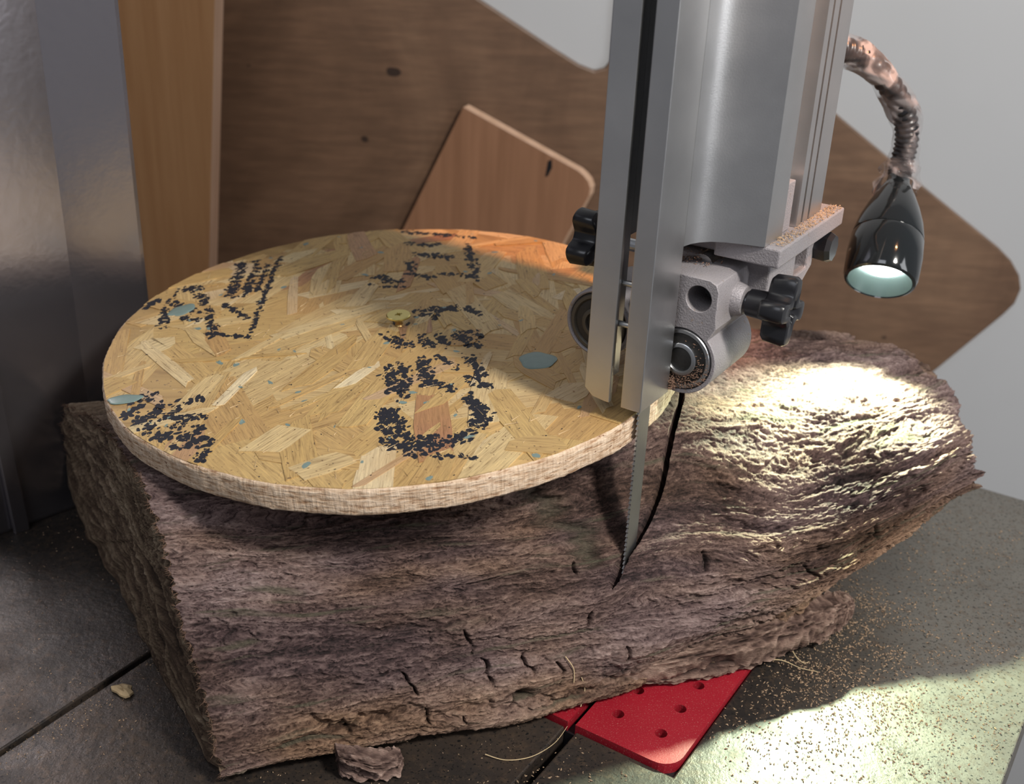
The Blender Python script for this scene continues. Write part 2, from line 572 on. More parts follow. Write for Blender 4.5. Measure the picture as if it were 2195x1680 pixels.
# thin tilted square of plywood leaning on the board
ps = [(-0.047, 0.140), (0.044, 0.0945), (0.0485, 0.091), (0.0525, 0.0865), (0.0545, 0.081), (0.0540, 0.075), (0.0300, 0.0230), (-0.010, -0.065), (-0.148, -0.065), (-0.0972, 0.0325)]
sqV, sqF = prism(ps, lambda x, z: Vector((x, 0.8905, z)), lambda x, z: Vector((x + 0.0040, 0.8975, z + 0.0008)))
sq = mk('plywood_offcut', sqV, sqF, M['square'], mats=[M['square_edge']], midx=[0, 0] + [1] * len(ps), bevel=0.0006,
           label='small square of thin plywood standing tilted before the brown board, pale edges', cat='plywood')
mk('pencil_mark', *prism([(0.020, 0.101), (0.023, 0.1025), (0.0235, 0.096), (0.0205, 0.089), (0.0185, 0.0885)], lambda x, z: Vector((x, 0.8902, z)), lambda x, z: Vector((x, 0.8906, z))), M['dark_in'], sq, label='dark smudge at the top edge')
# the beech plank standing upright
pl = [(-0.330, 0.36), (-0.1985, 0.36), (-0.2035, 0.2243), (-0.2207, 0.0386), (-0.285, -0.90), (-0.400, -0.90)]
V, F = prism(pl, lambda x, z: Vector((x, 0.78, z)), lambda x, z: Vector((x + 0.0015, 0.798, z)))
mk('beech_plank', V, F, M['plank'], mats=[M['plank_edge']], midx=[0, 0] + [1] * len(pl), label='upright orange beech plank with a paler right edge, standing behind the disc', cat='plank')

# machine column (grey enamel, two faces seen)
Pl, Pc, Pr = Vector((-0.2533, 0.4868)), Vector((-0.2161, 0.5254)), Vector((-0.1840, 0.5415))
d1 = (Pc - Pl).normalized(); d2 = (Pr - Pc).normalized()
cp = [Pc, Pr, Pr + Vector((-0.10, 0.12)), Pc - d1 * 0.16 + Vector((-0.08, 0.14)), Pc - d1 * 0.16]
col = thing('machine_column', 'tall dark grey enamelled steel column of the bandsaw at the left', 'column', (-0.25, 0.58, 0.0))
mk('column_shell', *prism([tuple(p) for p in cp], lambda x, y: Vector((x, y, 0.0)), lambda x, y: Vector((x, y, 0.62))), M['column'], col, bevel=0.0025)
q0 = Pl + Vector((0.0026, -0.0006))
nrm = Vector((d1.y, -d1.x))
st = [Pl + d1 * 0.006 + nrm * 0.001, Pl + d1 * 0.014 + nrm * 0.001, Pl + d1 * 0.014 + nrm * 0.004, Pl + d1 * 0.006 + nrm * 0.004]
V, F = prism([tuple(p) for p in st], lambda x, y: Vector((x, y, 0.0)), lambda x, y: Vector((x - 0.004, y, 0.11)))
mk('seam_strip', V, F, M['column'], col, bevel=0.0008, label='narrow raised strip near the foot')

# ------------------------------------------------------------------ the saw table
tb = thing('saw_table', 'dark cast iron bandsaw table with slots, dusted with sawdust', 'table', W(0.2, -0.2, -0.03))
amin, amax = 0.02, 0.638
bm_sl = [(amin, -0.3395), (amax, -0.3395), (amax, -0.014), (amin, -0.014), (amin, -0.1650), (0.3265, -0.1650), (0.3265, -0.1215), (0.432, -0.1215), (0.432, -0.2145), (0.3265, -0.2145), (0.3265, -0.1705), (amin, -0.1705)]
mk('table_slab', *prism(bm_sl, lambda a, b: W(a, b, -0.03), lambda a, b: W(a, b, 0)), M['table'], tb, bevel=0.0007)
mk('table_slab', *boxab(amin, amax, -0.60, -0.3420, -0.0300, 0.0004), M['table'], tb, bevel=0.0007)
mk('slot_floor', *boxab(amin, amax, -0.344, -0.3375, -0.045, -0.030), M['dark_in'], tb)
mk('insert_ledge', *boxab(0.320, 0.438, -0.220, -0.116, -0.034, -0.030), M['dark_in'], tb)
mk('insert_support', *boxab(0.3268, 0.333, -0.2142, -0.1218, -0.030, -0.0028), M['dark_in'], tb)

# throat plate
tp = thing('throat_plate', 'red plastic throat plate with finger holes set in the table below the log', 'plate', W(0.379, -0.168, -0.0028))
rc = 0.009
def rrect(a0, a1, b0, b1, r, n=6):
    P = []
    for ca, cb, t0 in ((a1 - r, b1 - r, 0), (a0 + r, b1 - r, 90), (a0 + r, b0 + r, 180), (a1 - r, b0 + r, 270)):
        for i in range(n + 1):
            t = math.radians(t0 + 90 * i / n); P.append((ca + r * math.cos(t), cb + r * math.sin(t)))
    return P
rp = rrect(0.3275, 0.4312, -0.2140, -0.1222, rc)
plate = mk('plate_body', *prism(rp, lambda a, b: W(a, b, -0.0028), lambda a, b: W(a, b, 0.0022)), M['red'], tp, bevel=0.0012, smooth=40)
# finger holes, seen at four places, and the blade slit
HOLES = []
for a_, b_ in [(0.3435, -0.1355), (0.3615, -0.1355), (0.3795, -0.1355), (0.3435, -0.1552), (0.3615, -0.1552), (0.3795, -0.1552), (0.3975, -0.1355), (0.3435, -0.1810), (0.3435, -0.2005)]:
    HOLES.append(lathe([(-0.002, 0.0026), (0.008, 0.0026)], W(a_, b_, -0.003), Z, 20))
HOLES.append(boxab(0.32, 0.392, -0.1697, -0.1662, -0.01, 0.01))
cut(plate, HOLES)
for p in plate.data.polygons: p.use_smooth = False

# ------------------------------------------------------------------ blade
bl = thing('bandsaw_blade', 'narrow bare steel bandsaw blade running down into the curved cut', 'blade', W(0.362, -0.1674, -0.06))
teeth = []
z = -0.06
while z < 0.30:
    teeth += [(0.3618, z), (0.3607, z + 0.0004), (0.3618, z + 0.0014)]
    z += 0.0022
poly = teeth + [(0.3708, z), (0.3708, -0.06)]
mk('blade_band', *prism(poly, lambda a, zz: W(a, -0.1678, zz), lambda a, zz: W(a, -0.1671, zz)), M['blade'], bl)

# ------------------------------------------------------------------ guide post with blade guard (extruded aluminium)
gp = thing('guide_post', 'silver aluminium guide post with slotted guard, roller bearings and black knobs, above the round board', 'guide post', W(0.40, -0.16, 0.135))
t = 0.0022
body = [(0.3768, -0.1630), (0.3812, -0.1622), (0.3852, -0.1603), (0.3885, -0.1574), (0.3912, -0.1532), (0.3934, -0.1470), (0.3955, -0.1390), (0.4125, -0.1390),
        (0.4125, -0.1440), (0.4275, -0.1440), (0.4275, -0.1390), (0.4325, -0.1390), (0.4325, -0.1410), (0.4345, -0.1410), (0.4345, -0.1390), (0.4400, -0.1390), (0.4400, -0.1410), (0.4420, -0.1410), (0.4420, -0.1390),
        (0.4560, -0.1390), (0.4560, -0.1870), (0.3768, -0.1870), (0.3768, -0.1848), (0.3860, -0.1848), (0.3860, -0.1652), (0.3768, -0.1652)]
ZB, ZT = 0.1935, 0.62
mk('post_extrusion', *prism(body, lambda a, b: W(a, b, ZB), lambda a, b: W(a, b, ZT)), M['extrusion'], gp, smooth=32)
# lower guard cheeks
right = [(0.3531, -0.1713), (0.3531, -0.1630), (0.3768, -0.1630), (0.3768, -0.1652), (0.3531 + t, -0.1652), (0.3531 + t, -0.1713)]
left = [(0.3531, -0.1870), (0.3531, -0.1763), (0.3531 + t, -0.1763), (0.3531 + t, -0.1848), (0.3768, -0.1848), (0.3768, -0.1870)]
mk('guard_cheek', *prism(right, lambda a, b: W(a, b, 0.1345), lambda a, b: W(a, b, ZT)), M['extrusion'], gp, bevel=0.0003)
lc = mk('guard_cheek', *prism(left, lambda a, b: W(a, b, 0.1350), lambda a, b: W(a, b, ZT)), M['extrusion'], gp, bevel=0.0003)
cut(lc, [prism([(-0.190, 0.130), (-0.190, 0.1395), (-0.1868, 0.1385), (-0.1835, 0.1357), (-0.176, 0.1347), (-0.176, 0.130)], lambda b, z: W(0.34, b, z), lambda b, z: W(0.39, b, z))])
for zz in (0.182, 0.166):
    mk('guard_rivet', *lathe([(0, 0.0011), (0.0085, 0.0011)], W(0.357, -0.1780, zz), B, 12), M['steel'], gp)

# T-slot bolt head in the rib groove
mk('slide_bar', *boxab(0.4140, 0.4235, -0.1440, -0.1402, 0.1936, 0.2130), M['casting'], gp, bevel=0.0004, label='short grey bar in the side groove')

# ------------------------------------------------------------------ blade guide under the post
gd = gp
fp = mk('foot_plate', *boxab(0.3960, 0.4690, -0.1860, -0.1330, 0.1860, 0.1933), M['casting'], gd, bevel=0.0007)
cut(fp, [boxab(0.38, 0.4015, -0.20, -0.1590, 0.18, 0.20)])
# bracket below the foot plate
br = mk('bracket', *boxab(0.4080, 0.4590, -0.1520, -0.1400, 0.1640, 0.1860), M['casting'], gd, bevel=0.0008)
cut(br, [boxab(0.4370, 0.4520, -0.17, -0.13, 0.1700, 0.1840), prism([(0.4700, 0.1620), (0.4700, 0.1750), (0.4450, 0.1620)], lambda a, z: W(a, -0.17, z), lambda a, z: W(a, -0.13, z))])
mk('bracket_rod', *lathe([(0, 0.0048), (0.050, 0.0048)], W(0.398, -0.1640, 0.1800), A, 24), M['steel'], gd, smooth=40)
kb = mk('rear_knob', *lathe([(0, 0.0050), (0.001, 0.0062), (0.007, 0.0066), (0.009, 0.0055)], W(0.463, -0.1420, 0.1770), B, 8), M['knob'], gd, smooth=30, label='small black knob behind the foot plate')


def side(sgn, cb, cz, label_side):
    """one half of the guide: barrel, block, boss, bearing.  cb = bearing centre across"""
    # body outline in (b, z) seen along A: barrel circle merged with the square block above
    R = 0.0142
    pts = []
    o_ = sgn
    for i in range(33):
        th = math.radians(-150 + 180 * i / 32)          # outer lower arc
        pts.append((cb + o_ * R * math.cos(th + math.radians(15)), cz + R * math.sin(th + math.radians(15))))
    top = cz + 0.0335
    inner = cb - o_ * 0.0095; outer = cb + o_ * 0.0122
    pts += [(cb + o_ * 0.0126, cz + 0.0150), (outer, cz + 0.0190), (outer, top - 0.004), (outer - o_ * 0.0012, top - 0.0012), (outer - o_ * 0.004, top), (inner, top), (inner, cz + 0.004)]
    if sgn < 0:
        pts = [(cb + R * math.cos(2 * PI * i / 48), cz + R * math.sin(2 * PI * i / 48)) for i in range(48)]
    V, F = prism(pts, lambda b, z: W(0.3790, b, z), lambda b, z: W(0.4150, b, z))
    c = mk('guide_casting', V, F, M['casting'], gd, smooth=28, bevel=0.0008)
    cut(c, [lathe([(-0.003, 0.01265), (0.011, 0.01265)], W(0.3790, cb, cz), A, 48)] + [
            lathe([(-0.003, 0.0051), (0.022, 0.0051)], W(0.3790, cb + o_ * 0.0046, cz + 0.0255), A, 32)][:1 if sgn > 0 else 0])
    for p in c.data.polygons: p.use_smooth = True
    c.data.set_sharp_from_angle(angle=math.radians(28))
    if sgn > 0: mk('bore_lining', *lathe([(0.016, 0.0050), (0.0165, 0.0038), (0.0205, 0.0033), (0.0206, 0.0001)], W(0.3790, cb + o_ * 0.0046, cz + 0.0255), A, 32, close=False), M['dark_in'], gd, smooth=40)
    if sgn > 0: mk('pin_boss', *lathe([(0, 0.0072), (0.002, 0.0068), (0.0045, 0.0062), (0.0055, 0.0056), (0.0056, 0.003)], W(0.3975, cb + o_ * 0.0105, cz + 0.0220), B * o_, 32), M['casting'], gd, smooth=50)
    be = mk('bearing', *lathe([(0.0, 0.0098), (-0.0006, 0.0100), (-0.0012, 0.0106), (-0.0012, 0.0118), (-0.0004, 0.0124), (0.009, 0.0124)], W(0.3800, cb, cz), A, 64), M['steel'] if sgn > 0 else M['old_steel'], gd, smooth=40, label='round ball bearing in its dark seal')
    mk('bearing_seal', *lathe([(-0.0002, 0.0099), (-0.0004, 0.0090), (-0.0004, 0.0062), (0.001, 0.0056), (0.002, 0.005)], W(0.3797, cb, cz), A, 64), M['seal'], be, smooth=40)
    mk('inner_ring', *lathe([(0.0, 0.0066), (-0.0012, 0.0066), (-0.0015, 0.0062), (-0.0015, 0.0050), (-0.0008, 0.0046), (0.001, 0.0046)], W(0.3795, cb, cz), A, 64, close=False), M['steel'] if sgn > 0 else M['old_steel'], be, smooth=40)
    mk('axle', *lathe([(0.002, 0.0046), (-0.0003, 0.0046), (-0.0006, 0.0041), (-0.0006, 0.0001)], W(0.3795, cb, cz), A, 48), M['seal'], be, smooth=40)
    return c


CB, CZ = -0.1603, 0.1485
side(1, CB, CZ, 'right')
side(-1, -0.1972, 0.1535, 'left')
mk('cross_block', *boxab(0.398, 0.414, -0.1900, -0.1650, 0.1560, 0.1845), M['casting'], gd, bevel=0.001)


def star_knob(name, org, axis, R, parent, ph=0.0):
    ax, e1, e2 = frame(axis)
    n = 64
    def ring(d, s):
        return [Vector(org) + ax * d + (e1 * math.cos(2 * PI * i / n) + e2 * math.sin(2 * PI * i / n)) * (R * s * (0.76 + 0.24 * math.tanh(2.2 * math.cos(4 * 2 * PI * i / n + ph)) / math.tanh(2.2))) for i in range(n)]
    V = []; F = []
    levels = [(0.0, 0.55), (0.0006, 0.86), (0.0018, 0.96), (0.0090, 1.0), (0.0104, 0.93), (0.0108, 0.72), (0.0104, 0.35), (0.0092, 0.25), (0.0088, 0.02)]
    for d, s in levels: V += ring(d, s)
    for k in range(len(levels) - 1):
        for i in range(n):
            j = (i + 1) % n
            F.append([k * n + i, k * n + j, (k + 1) * n + j, (k + 1) * n + i])
    F.append(list(range(n))[::-1]); F.append([(len(levels) - 1) * n + i for i in range(n)])
    k_ = mk(name, V, F, M['knob'], parent, smooth=42, label='black star-shaped plastic knob')
    mk('knob_stem', *lathe([(-0.0075, 0.0034), (-0.0070, 0.0052), (-0.001, 0.0056), (0.0004, 0.006)], org, axis, 32), M['knob'], k_, smooth=40)
    return k_


star_knob('star_knob', W(0.3985, -0.1360, 0.1700), B, 0.0135, gd, 0.9)
star_knob('star_knob', W(0.4005, -0.2085, 0.1800), -B, 0.0140, gd, 1.9)
mk('knob_bolt', *lathe([(0, 0.0026), (0.006, 0.0026)], W(0.3985, -0.1490, 0.1700), B, 16), M['steel'], gd)
mk('knob_bolt', *lathe([(0, 0.0026), (0.022, 0.0026)], W(0.4035, -0.1870, 0.1800), -B, 16), M['steel'], gd)

# sawdust caught on the guide
random.seed(3)
sp_ = [W(random.uniform(0.382, 0.414), random.triangular(-0.170, -0.150, -0.166), 0.1800 + abs(random.gauss(0, 0.0005))) for _ in range(900)]
sp_ += [W(random.uniform(0.392, 0.410), random.gauss(-0.166, 0.004), 0.1800 + abs(random.gauss(0, 0.0022))) for _ in range(700)]
grains(sp_, 0.00055, 'sawdust_heap', gd, M['dust_dark'], label='brown sawdust heaped on the casting')
sp_ = [W(random.uniform(0.400, 0.468), -0.139 + random.uniform(0.0003, 0.0056) , 0.1934 + abs(random.gauss(0, 0.0004))) for _ in range(700)]
sp_ += [W(0.3965 + abs(random.gauss(0, 0.0008)), random.uniform(-0.159, -0.139), 0.1934) for _ in range(60)]
grains(sp_, 0.00050, 'sawdust_line', gd, M['dust'], label='tan sawdust along the foot plate')
sp_ = []
for _ in range(520):
    th = random.gauss(-1.45, 0.8); r = random.choice([random.uniform(0.0068, 0.0098), random.uniform(0.0100, 0.0124)])
    sp_.append(W(0.3786 + random.uniform(-0.0003, 0.0006), CB + r * math.cos(th), CZ + r * math.sin(th)))
grains(sp_, 0.0006, 'sawdust_clot', gd, M['dust_dark'], label='dark dust caught in the bearing')
sp_ = [W(0.3770 + random.gauss(0, 0.0008), -0.1622 + random.gauss(0, 0.0008), 0.1360 + abs(random.gauss(0, 0.0025))) for _ in range(160)]
grains(sp_, 0.0006, 'sawdust_clot', gd, M['dust_dark'], label='dark dust at the foot of the guard')

# ------------------------------------------------------------------ gooseneck lamp
mouth = Vector((0.1717, 0.520, 0.1432)); neck = Vector((0.1856, 0.5626, 0.1836))
ax = (mouth - neck).normalized(); Lh = (mouth - neck).length
lp = thing('gooseneck_lamp', 'glossy black gooseneck work lamp with lit LED shining on the log', 'lamp', neck)
prof = [(0, 0.0040), (0.001, 0.0052), (0.005, 0.0058), (0.006, 0.0066), (0.012, 0.0095), (0.019, 0.0125), (0.027, 0.0152), (0.034, 0.0166), (0.0352, 0.01665), (0.0355, 0.0164), (0.0365, 0.0170),
        (0.046, 0.0176), (Lh - 0.003, 0.0172), (Lh - 0.0008, 0.0164), (Lh, 0.0152), (Lh - 0.001, 0.0148)]
mk('lamp_head', *lathe(prof + [(Lh - 0.016, 0.0148), (Lh - 0.016, 0.001)], neck, ax, 72), M['lamp'], lp, smooth=35)
mk('reflector', *lathe([(Lh - 0.0006, 0.0148), (Lh - 0.0105, 0.0100), (Lh - 0.0108, 0.0001)], neck, ax, 64, close=False), M['reflector'], lp, smooth=50, label='pale cone round the LED')
mk('led_lens', *lathe([(Lh - 0.0102, 0.0098), (Lh - 0.0085, 0.0094), (Lh - 0.0078, 0.0070), (Lh - 0.0075, 0.0002)], neck, ax, 48), M['led'], lp, smooth=50, label='glowing white LED')
light('lamp_beam', 'SPOT', tuple(mouth - ax * 0.001), tuple(mouth + ax + Vector((0.10, 0, 0.0))), 7.6, (0.83, 1.0, 0.68), spot_size=1.9, spot_blend=0.75, shadow_soft_size=0.004)
path = spline([(0.1075, 0.4825, 0.2700), (0.1080, 0.4950, 0.2630), (0.1120, 0.5180, 0.2510), (0.1227, 0.5429, 0.2444), (0.1419, 0.5512, 0.2449), (0.1566, 0.5564, 0.2400), (0.1722, 0.5616, 0.2280), (0.1836, 0.5668, 0.2137), (0.1877, 0.5678, 0.2012), (0.1872, 0.5668, 0.1908), (0.1860, 0.5635, 0.1841)], 10)
seg = []
ne = len(path)
dn = []
for i in range(ne * 3):
    f_ = i / (ne * 3 - 1) * (ne - 1); k = min(int(f_), ne - 2); dn.append(path[k].lerp(path[k + 1], f_ - k))
mk('neck_hose', *tube(dn, lambda t: 0.0055 + 0.0004 * math.sin(t * 260), 20), M['knob'], lp, smooth=60, label='black flexible hose')
# crumpled film wound round the hose
V, F = [], []
rng = np.random.RandomState(5)
NF = 48
bumps = rng.uniform(0, 1, (len(dn), NF))
for _ in range(9): bumps = (bumps + np.roll(bumps, 1, 0) + np.roll(bumps, 1, 1)) / 3 * 1.02
e1 = None
for i, p in enumerate(dn):
    d = (dn[min(i + 1, len(dn) - 1)] - dn[max(i - 1, 0)]).normalized()
    if e1 is None: _, e1, e2 = frame(d)
    e1 = (e1 - d * e1.dot(d)).normalized(); e2 = d.cross(e1)
    tt = i / (len(dn) - 1)
    for k in range(NF):
        th = 2 * PI * k / NF
        r = (0.0062 + 0.0013 * abs(math.sin(tt * 19 + th * 0.5 + 0.8 * math.sin(2 * th))) ** 3 + 0.0008 * math.sin(2 * th + tt * 23)
             + 0.0005 * math.sin(3 * th - tt * 47) + 0.0004 * abs(math.sin(5 * th + tt * 61)) + (0.0016 if tt > 0.93 else 0))
        V.append(p + (e1 * math.cos(th) + e2 * math.sin(th)) * r)
for i in range(len(dn) - 1):
    for k in range(NF):
        j = (k + 1) % NF
        F.append([i * NF + k, i * NF + j, (i + 1) * NF + j, (i + 1) * NF + k])
mk('cling_film', V, F, M['film'], lp, smooth=50, label='crumpled clear film wound round the hose')
# the loose collar of film at the head
V, F = [], []
for i in range(14):
    tt = i / 13
    for k in range(NF):
        th = 2 * PI * k / NF
        r = (0.0075 + 0.0030 * tt + 0.0016 * math.sin(3 * th + 4 * tt) + 0.0012 * math.sin(7 * th - 6 * tt) * tt)
        ax_, a1, a2 = frame(ax)
        V.append(neck + ax * (-0.006 + 0.013 * tt + 0.0022 * tt * math.sin(2 * th)) + (a1 * math.cos(th) + a2 * math.sin(th)) * r)
for i in range(13):
    for k in range(NF):
        j = (k + 1) % NF
        F.append([i * NF + k, i * NF + j, (i + 1) * NF + j, (i + 1) * NF + k])
mk('film_collar', V, F, M['film'], lp, smooth=50)

# ------------------------------------------------------------------ the round board
DC = Vector((-0.0525, 0.4741, 0.1269)); DN = Vector((-0.06, -0.06, 1)).normalized()
E1 = Vector((0, 1, 0)).cross(DN).normalized(); E2 = DN.cross(E1)
DR, DT = 0.1262, 0.0112


def D(x, y, z=0.0): return DC + E1 * x + E2 * y + DN * z


def disc_r(th):
    return DR + 0.0005 * math.sin(3 * th + 1) + 0.00035 * math.sin(7 * th) + 0.0002 * math.sin(23 * th)


disc = thing('round_board', 'round disc of oriented strand board with blotchy blue-black ink, screwed on the log', 'board', DC - DN * DT)
n = 420
rng = np.random.RandomState(11)
levels = [(0.0, -0.0006), (-0.0004, 0.0), (-0.002, 0.0003), (-0.004, 0.0001), (-0.006, 0.0003), (-0.008, 0.0), (-0.0100, 0.0002), (-0.0108, -0.0002), (-DT, -0.0012)]
V, F, UVs = [], [], []
for li, (dz, dr) in enumerate(levels):
    jit = rng.normal(0, 0.00016, n) if 0 < li else rng.normal(0, 0.0001, n)
    for i in range(n):
        th = 2 * PI * i / n; r = disc_r(th) + dr + jit[i]
        V.append(D(r * math.cos(th), r * math.sin(th), dz - 0.0003))
        UVs.append((th * DR, dz))
for k in range(len(levels) - 1):
    for i in range(n):
        j = (i + 1) % n; F.append([k * n + i, k * n + j, (k + 1) * n + j, (k + 1) * n + i])
nF = len(F)
F.append(list(range(n))); F.append([(len(levels) - 1) * n + i for i in range(n)][::-1])
base = mk('board_core', V, F, M['edge'], disc, smooth=60, label='rough pale sawn rim', mats=[M['strand']], midx=[0] * nF + [1, 0])
uvl = base.data.uv_layers.new(name='grain')
vi = np.zeros(len(base.data.loops), dtype=np.int32); base.data.loops.foreach_get('vertex_index', vi)
uvl.data.foreach_set('uv', np.array(UVs, dtype=np.float32)[vi].ravel())


def clip_circle(poly, R=DR - 0.0006):
    n_ = 90
    cl = [((disc_r(2 * PI * i / n_) - 0.0005) * math.cos(2 * PI * i / n_), (disc_r(2 * PI * i / n_) - 0.0005) * math.sin(2 * PI * i / n_)) for i in range(n_)]
    if all(math.hypot(*p) < R - 0.002 for p in poly): return poly
    out = poly
    for i in range(n_):
        ax_, ay = cl[i]; bx, by = cl[(i + 1) % n_]
        inp = out; out = []
        if not inp: return []
        s = lambda p: (bx - ax_) * (p[1] - ay) - (by - ay) * (p[0] - ax_)
        for k in range(len(inp)):
            p, q = inp[k - 1], inp[k]
            sp, sq = s(p), s(q)
            if sq >= 0:
                if sp < 0: t_ = sp / (sp - sq); out.append((p[0] + (q[0] - p[0]) * t_, p[1] + (q[1] - p[1]) * t_))
                out.append(q)
            elif sp >= 0:
                t_ = sp / (sp - sq); out.append((p[0] + (q[0] - p[0]) * t_, p[1] + (q[1] - p[1]) * t_))
    o2 = []
    for p in out:
        if not o2 or math.dist(p, o2[-1]) > 1e-6: o2.append(p)
    return o2


random.seed(21)
STR = []                       # (polygon, height) kept for laying the ink on
Nst = 290
for i in range(Nst):
    big = i < 110
    L = random.uniform(0.055, 0.100) if big else random.uniform(0.018, 0.060)
    wd = random.uniform(0.020, 0.040) if big else random.uniform(0.003, 0.016)
    rr_ = DR * math.sqrt((i * 0.6180339 * 1.7) % 1.0) if big else DR * math.sqrt(random.random())
    th = i * 2.39996 if big else random.uniform(0, 2 * PI)
    cx, cy = rr_ * math.cos(th), rr_ * math.sin(th)
    an = random.gauss(1.35, 0.55) if random.random() < 0.6 else random.uniform(0, PI)
    ca, sa = math.cos(an), math.sin(an)
    k = random.choice([4, 5, 6])
    half = [(-L / 2 + random.uniform(0, .006), -wd / 2), (-L * .1, -wd / 2 * random.uniform(.85, 1.1)), (L / 2 - random.uniform(0, .008), -wd / 2 * random.uniform(.6, 1)),
            (L / 2 - random.uniform(0, .004), 0), (L / 2 - random.uniform(0, .012), wd / 2 * random.uniform(.6, 1)), (0, wd / 2), (-L / 2 - random.uniform(0, .006), wd / 2 * random.uniform(.7, 1)), (-L / 2, 0)]
    poly = [(cx + x * ca - y * sa, cy + x * sa + y * ca) for x, y in half]
    poly = clip_circle(poly)
    if len(poly) < 3: continue
    h = -0.00045 + 0.0000022 * i + (random.uniform(0, 0.00016) if not big else 0)
    V = [D(x, y, h) for x, y in poly] + [D(x, y, h - 0.0006) for x, y in poly]
    nn = len(poly)
    F = [list(range(nn)), list(range(nn, 2 * nn))[::-1]] + [[k2, nn + k2, nn + (k2 + 1) % nn, (k2 + 1) % nn] for k2 in range(nn)]
    s_ = mk('strand', V, F, M['strand'], disc)
    uvl = s_.data.uv_layers.new(name='grain')
    for lp_ in s_.data.loops:
        x, y = poly[lp_.vertex_index % nn]
        uvl.data[lp_.index].uv = ((x * ca + y * sa), (-x * sa + y * ca))
    STR.append((poly, h))


def inside(p, poly):
    c = False; x, y = p
    for k in range(len(poly)):
        (x1, y1), (x2, y2) = poly[k - 1], poly[k]
        if (y1 > y) != (y2 > y) and x < (x2 - x1) * (y - y1) / (y2 - y1) + x1: c = not c
    return c


BB = [(min(p[0] for p in q), max(p[0] for p in q), min(p[1] for p in q), max(p[1] for p in q)) for q, _ in STR]


def top_at(x, y):
    best = -0.0003
    for (q, h), bb in zip(STR, BB):
        if h > best and bb[0] <= x <= bb[1] and bb[2] <= y <= bb[3] and inside((x, y), q): best = h
    return best


INK = [(2.2,[(-10.0, 122.1), (30.7, 110.3)]),(3,[(-5.6, 103.3), (10.4, 101.1)]),(3.4,[(0.7, 88.0), (20.0, 84.8)]),(2.5,[(-2.1, 79.3), (0.5, 64.3)]),(2.5,[(26.3, 100.6), (33.2, 54.6)]),(3.4,[(-17.5, 60.4), (-1.8, 52.8)]),(2,[(-3.0, 64.4), (12.5, 58.1)]),(2.4,[(14.4, 63.8), (33.1, 57.4)]),(1.5,[(-18.6, 50.5), (-1.3, 47.2)]),(3.4,[(6.9, 19.1), (26.1, 22.4)]),(3,[(8.4, 14.7), (18.0, 15.0)]),(3,[(30.4, 22.2), (37.2, 14.5)]),(2,[(-2.6, 8.1), (4.0, 5.5)]),(5,[(-1.6, -6.3), (5.5, -15.6)]),(3,[(11.3, -6.6), (16.2, -15.9)]),(3,[(19.6, -6.8), (23.3, -16.0)]),(3,[(26.6, -4.6), (32.2, -12.8)]),(3,[(29.6, -2.3), (38.1, -9.6)]),(2.4,[(31.4, -16.2), (39.4, -16.4)]),(3,[(1.6, -35.1), (3.1, -57.4)]),(3.5,[(6.3, -33.1), (9.2, -62.3)]),(3.5,[(13.6, -26.8), (17.6, -51.8)]),(3,[(17.7, -46.8), (28.8, -55.9)]),(1.6,[(19.9, -24.8), (29.6, -37.8)]),(3,[(32.8, -25.1), (40.1, -44.2)]),(3,[(33.9, -46.1), (42.8, -54.3)]),(2.5,[(32.7, -58.0), (39.8, -71.3)]),(3.2,[(37.9, -69.4), (43.0, -83.9)]),(3.6,[(2.3, -70.6), (5.0, -86.7), (9.0, -98.6), (19.5, -100.4), (31.3, -95.6), (39.4, -83.8), (40.5, -67.6)]),(3.2,[(5.0, -70.6), (8.7, -79.7), (13.7, -93.7), (25.9, -93.9)]),(1.4,[(14.7, -104.4), (40.5, -107.2)]),(1.6,[(-69.0, 87.8), (-67.7, 46.4), (-65.5, 14.7), (-65.5, 0.0)]),(3,[(-86.7, 80.5), (-84.7, 64.0), (-85.0, 52.5), (-82.6, 37.2)]),(2.2,[(-79.8, 81.9), (-77.7, 66.7), (-78.0, 52.3), (-76.4, 39.8)]),(2,[(-73.7, 78.6), (-71.7, 43.7)]),(2.4,[(-84.3, 30.6), (-69.8, 14.8)]),(2.4,[(-90.8, 25.6), (-80.2, -4.3)]),(1.4,[(-85.0, -1.9), (-62.4, -4.8)]),(3.2,[(-108.4, 46.2), (-102.7, 50.2), (-94.4, 30.9)]),(3,[(-111.8, 34.0), (-95.0, 20.5)]),(2.4,[(-110.7, 26.1), (-106.6, 5.9)]),(3,[(-121.8, 26.4), (-115.6, 35.5)]),(2.4,[(-100.2, 15.6), (-89.5, 11.6)]),(3.4,[(-98.6, -75.1), (-93.1, -56.4)]),(3.4,[(-93.9, -81.5), (-83.6, -63.4)]),(3.4,[(-86.9, -86.9), (-78.9, -70.0)]),(3.4,[(-80.6, -92.9), (-72.1, -74.7)]),(2.8,[(-73.2, -97.3), (-65.7, -82.0)]),(2.4,[(-69.0, -99.8), (-61.2, -89.0)]),(2.4,[(-60.6, -108.8), (-60.2, -93.3)]),(2,[(-78.3, -65.3), (-71.3, -59.8)]),(2,[(-79.7, -77.3), (-65.6, -75.2)])]
random.seed(5)
V, F = [], []


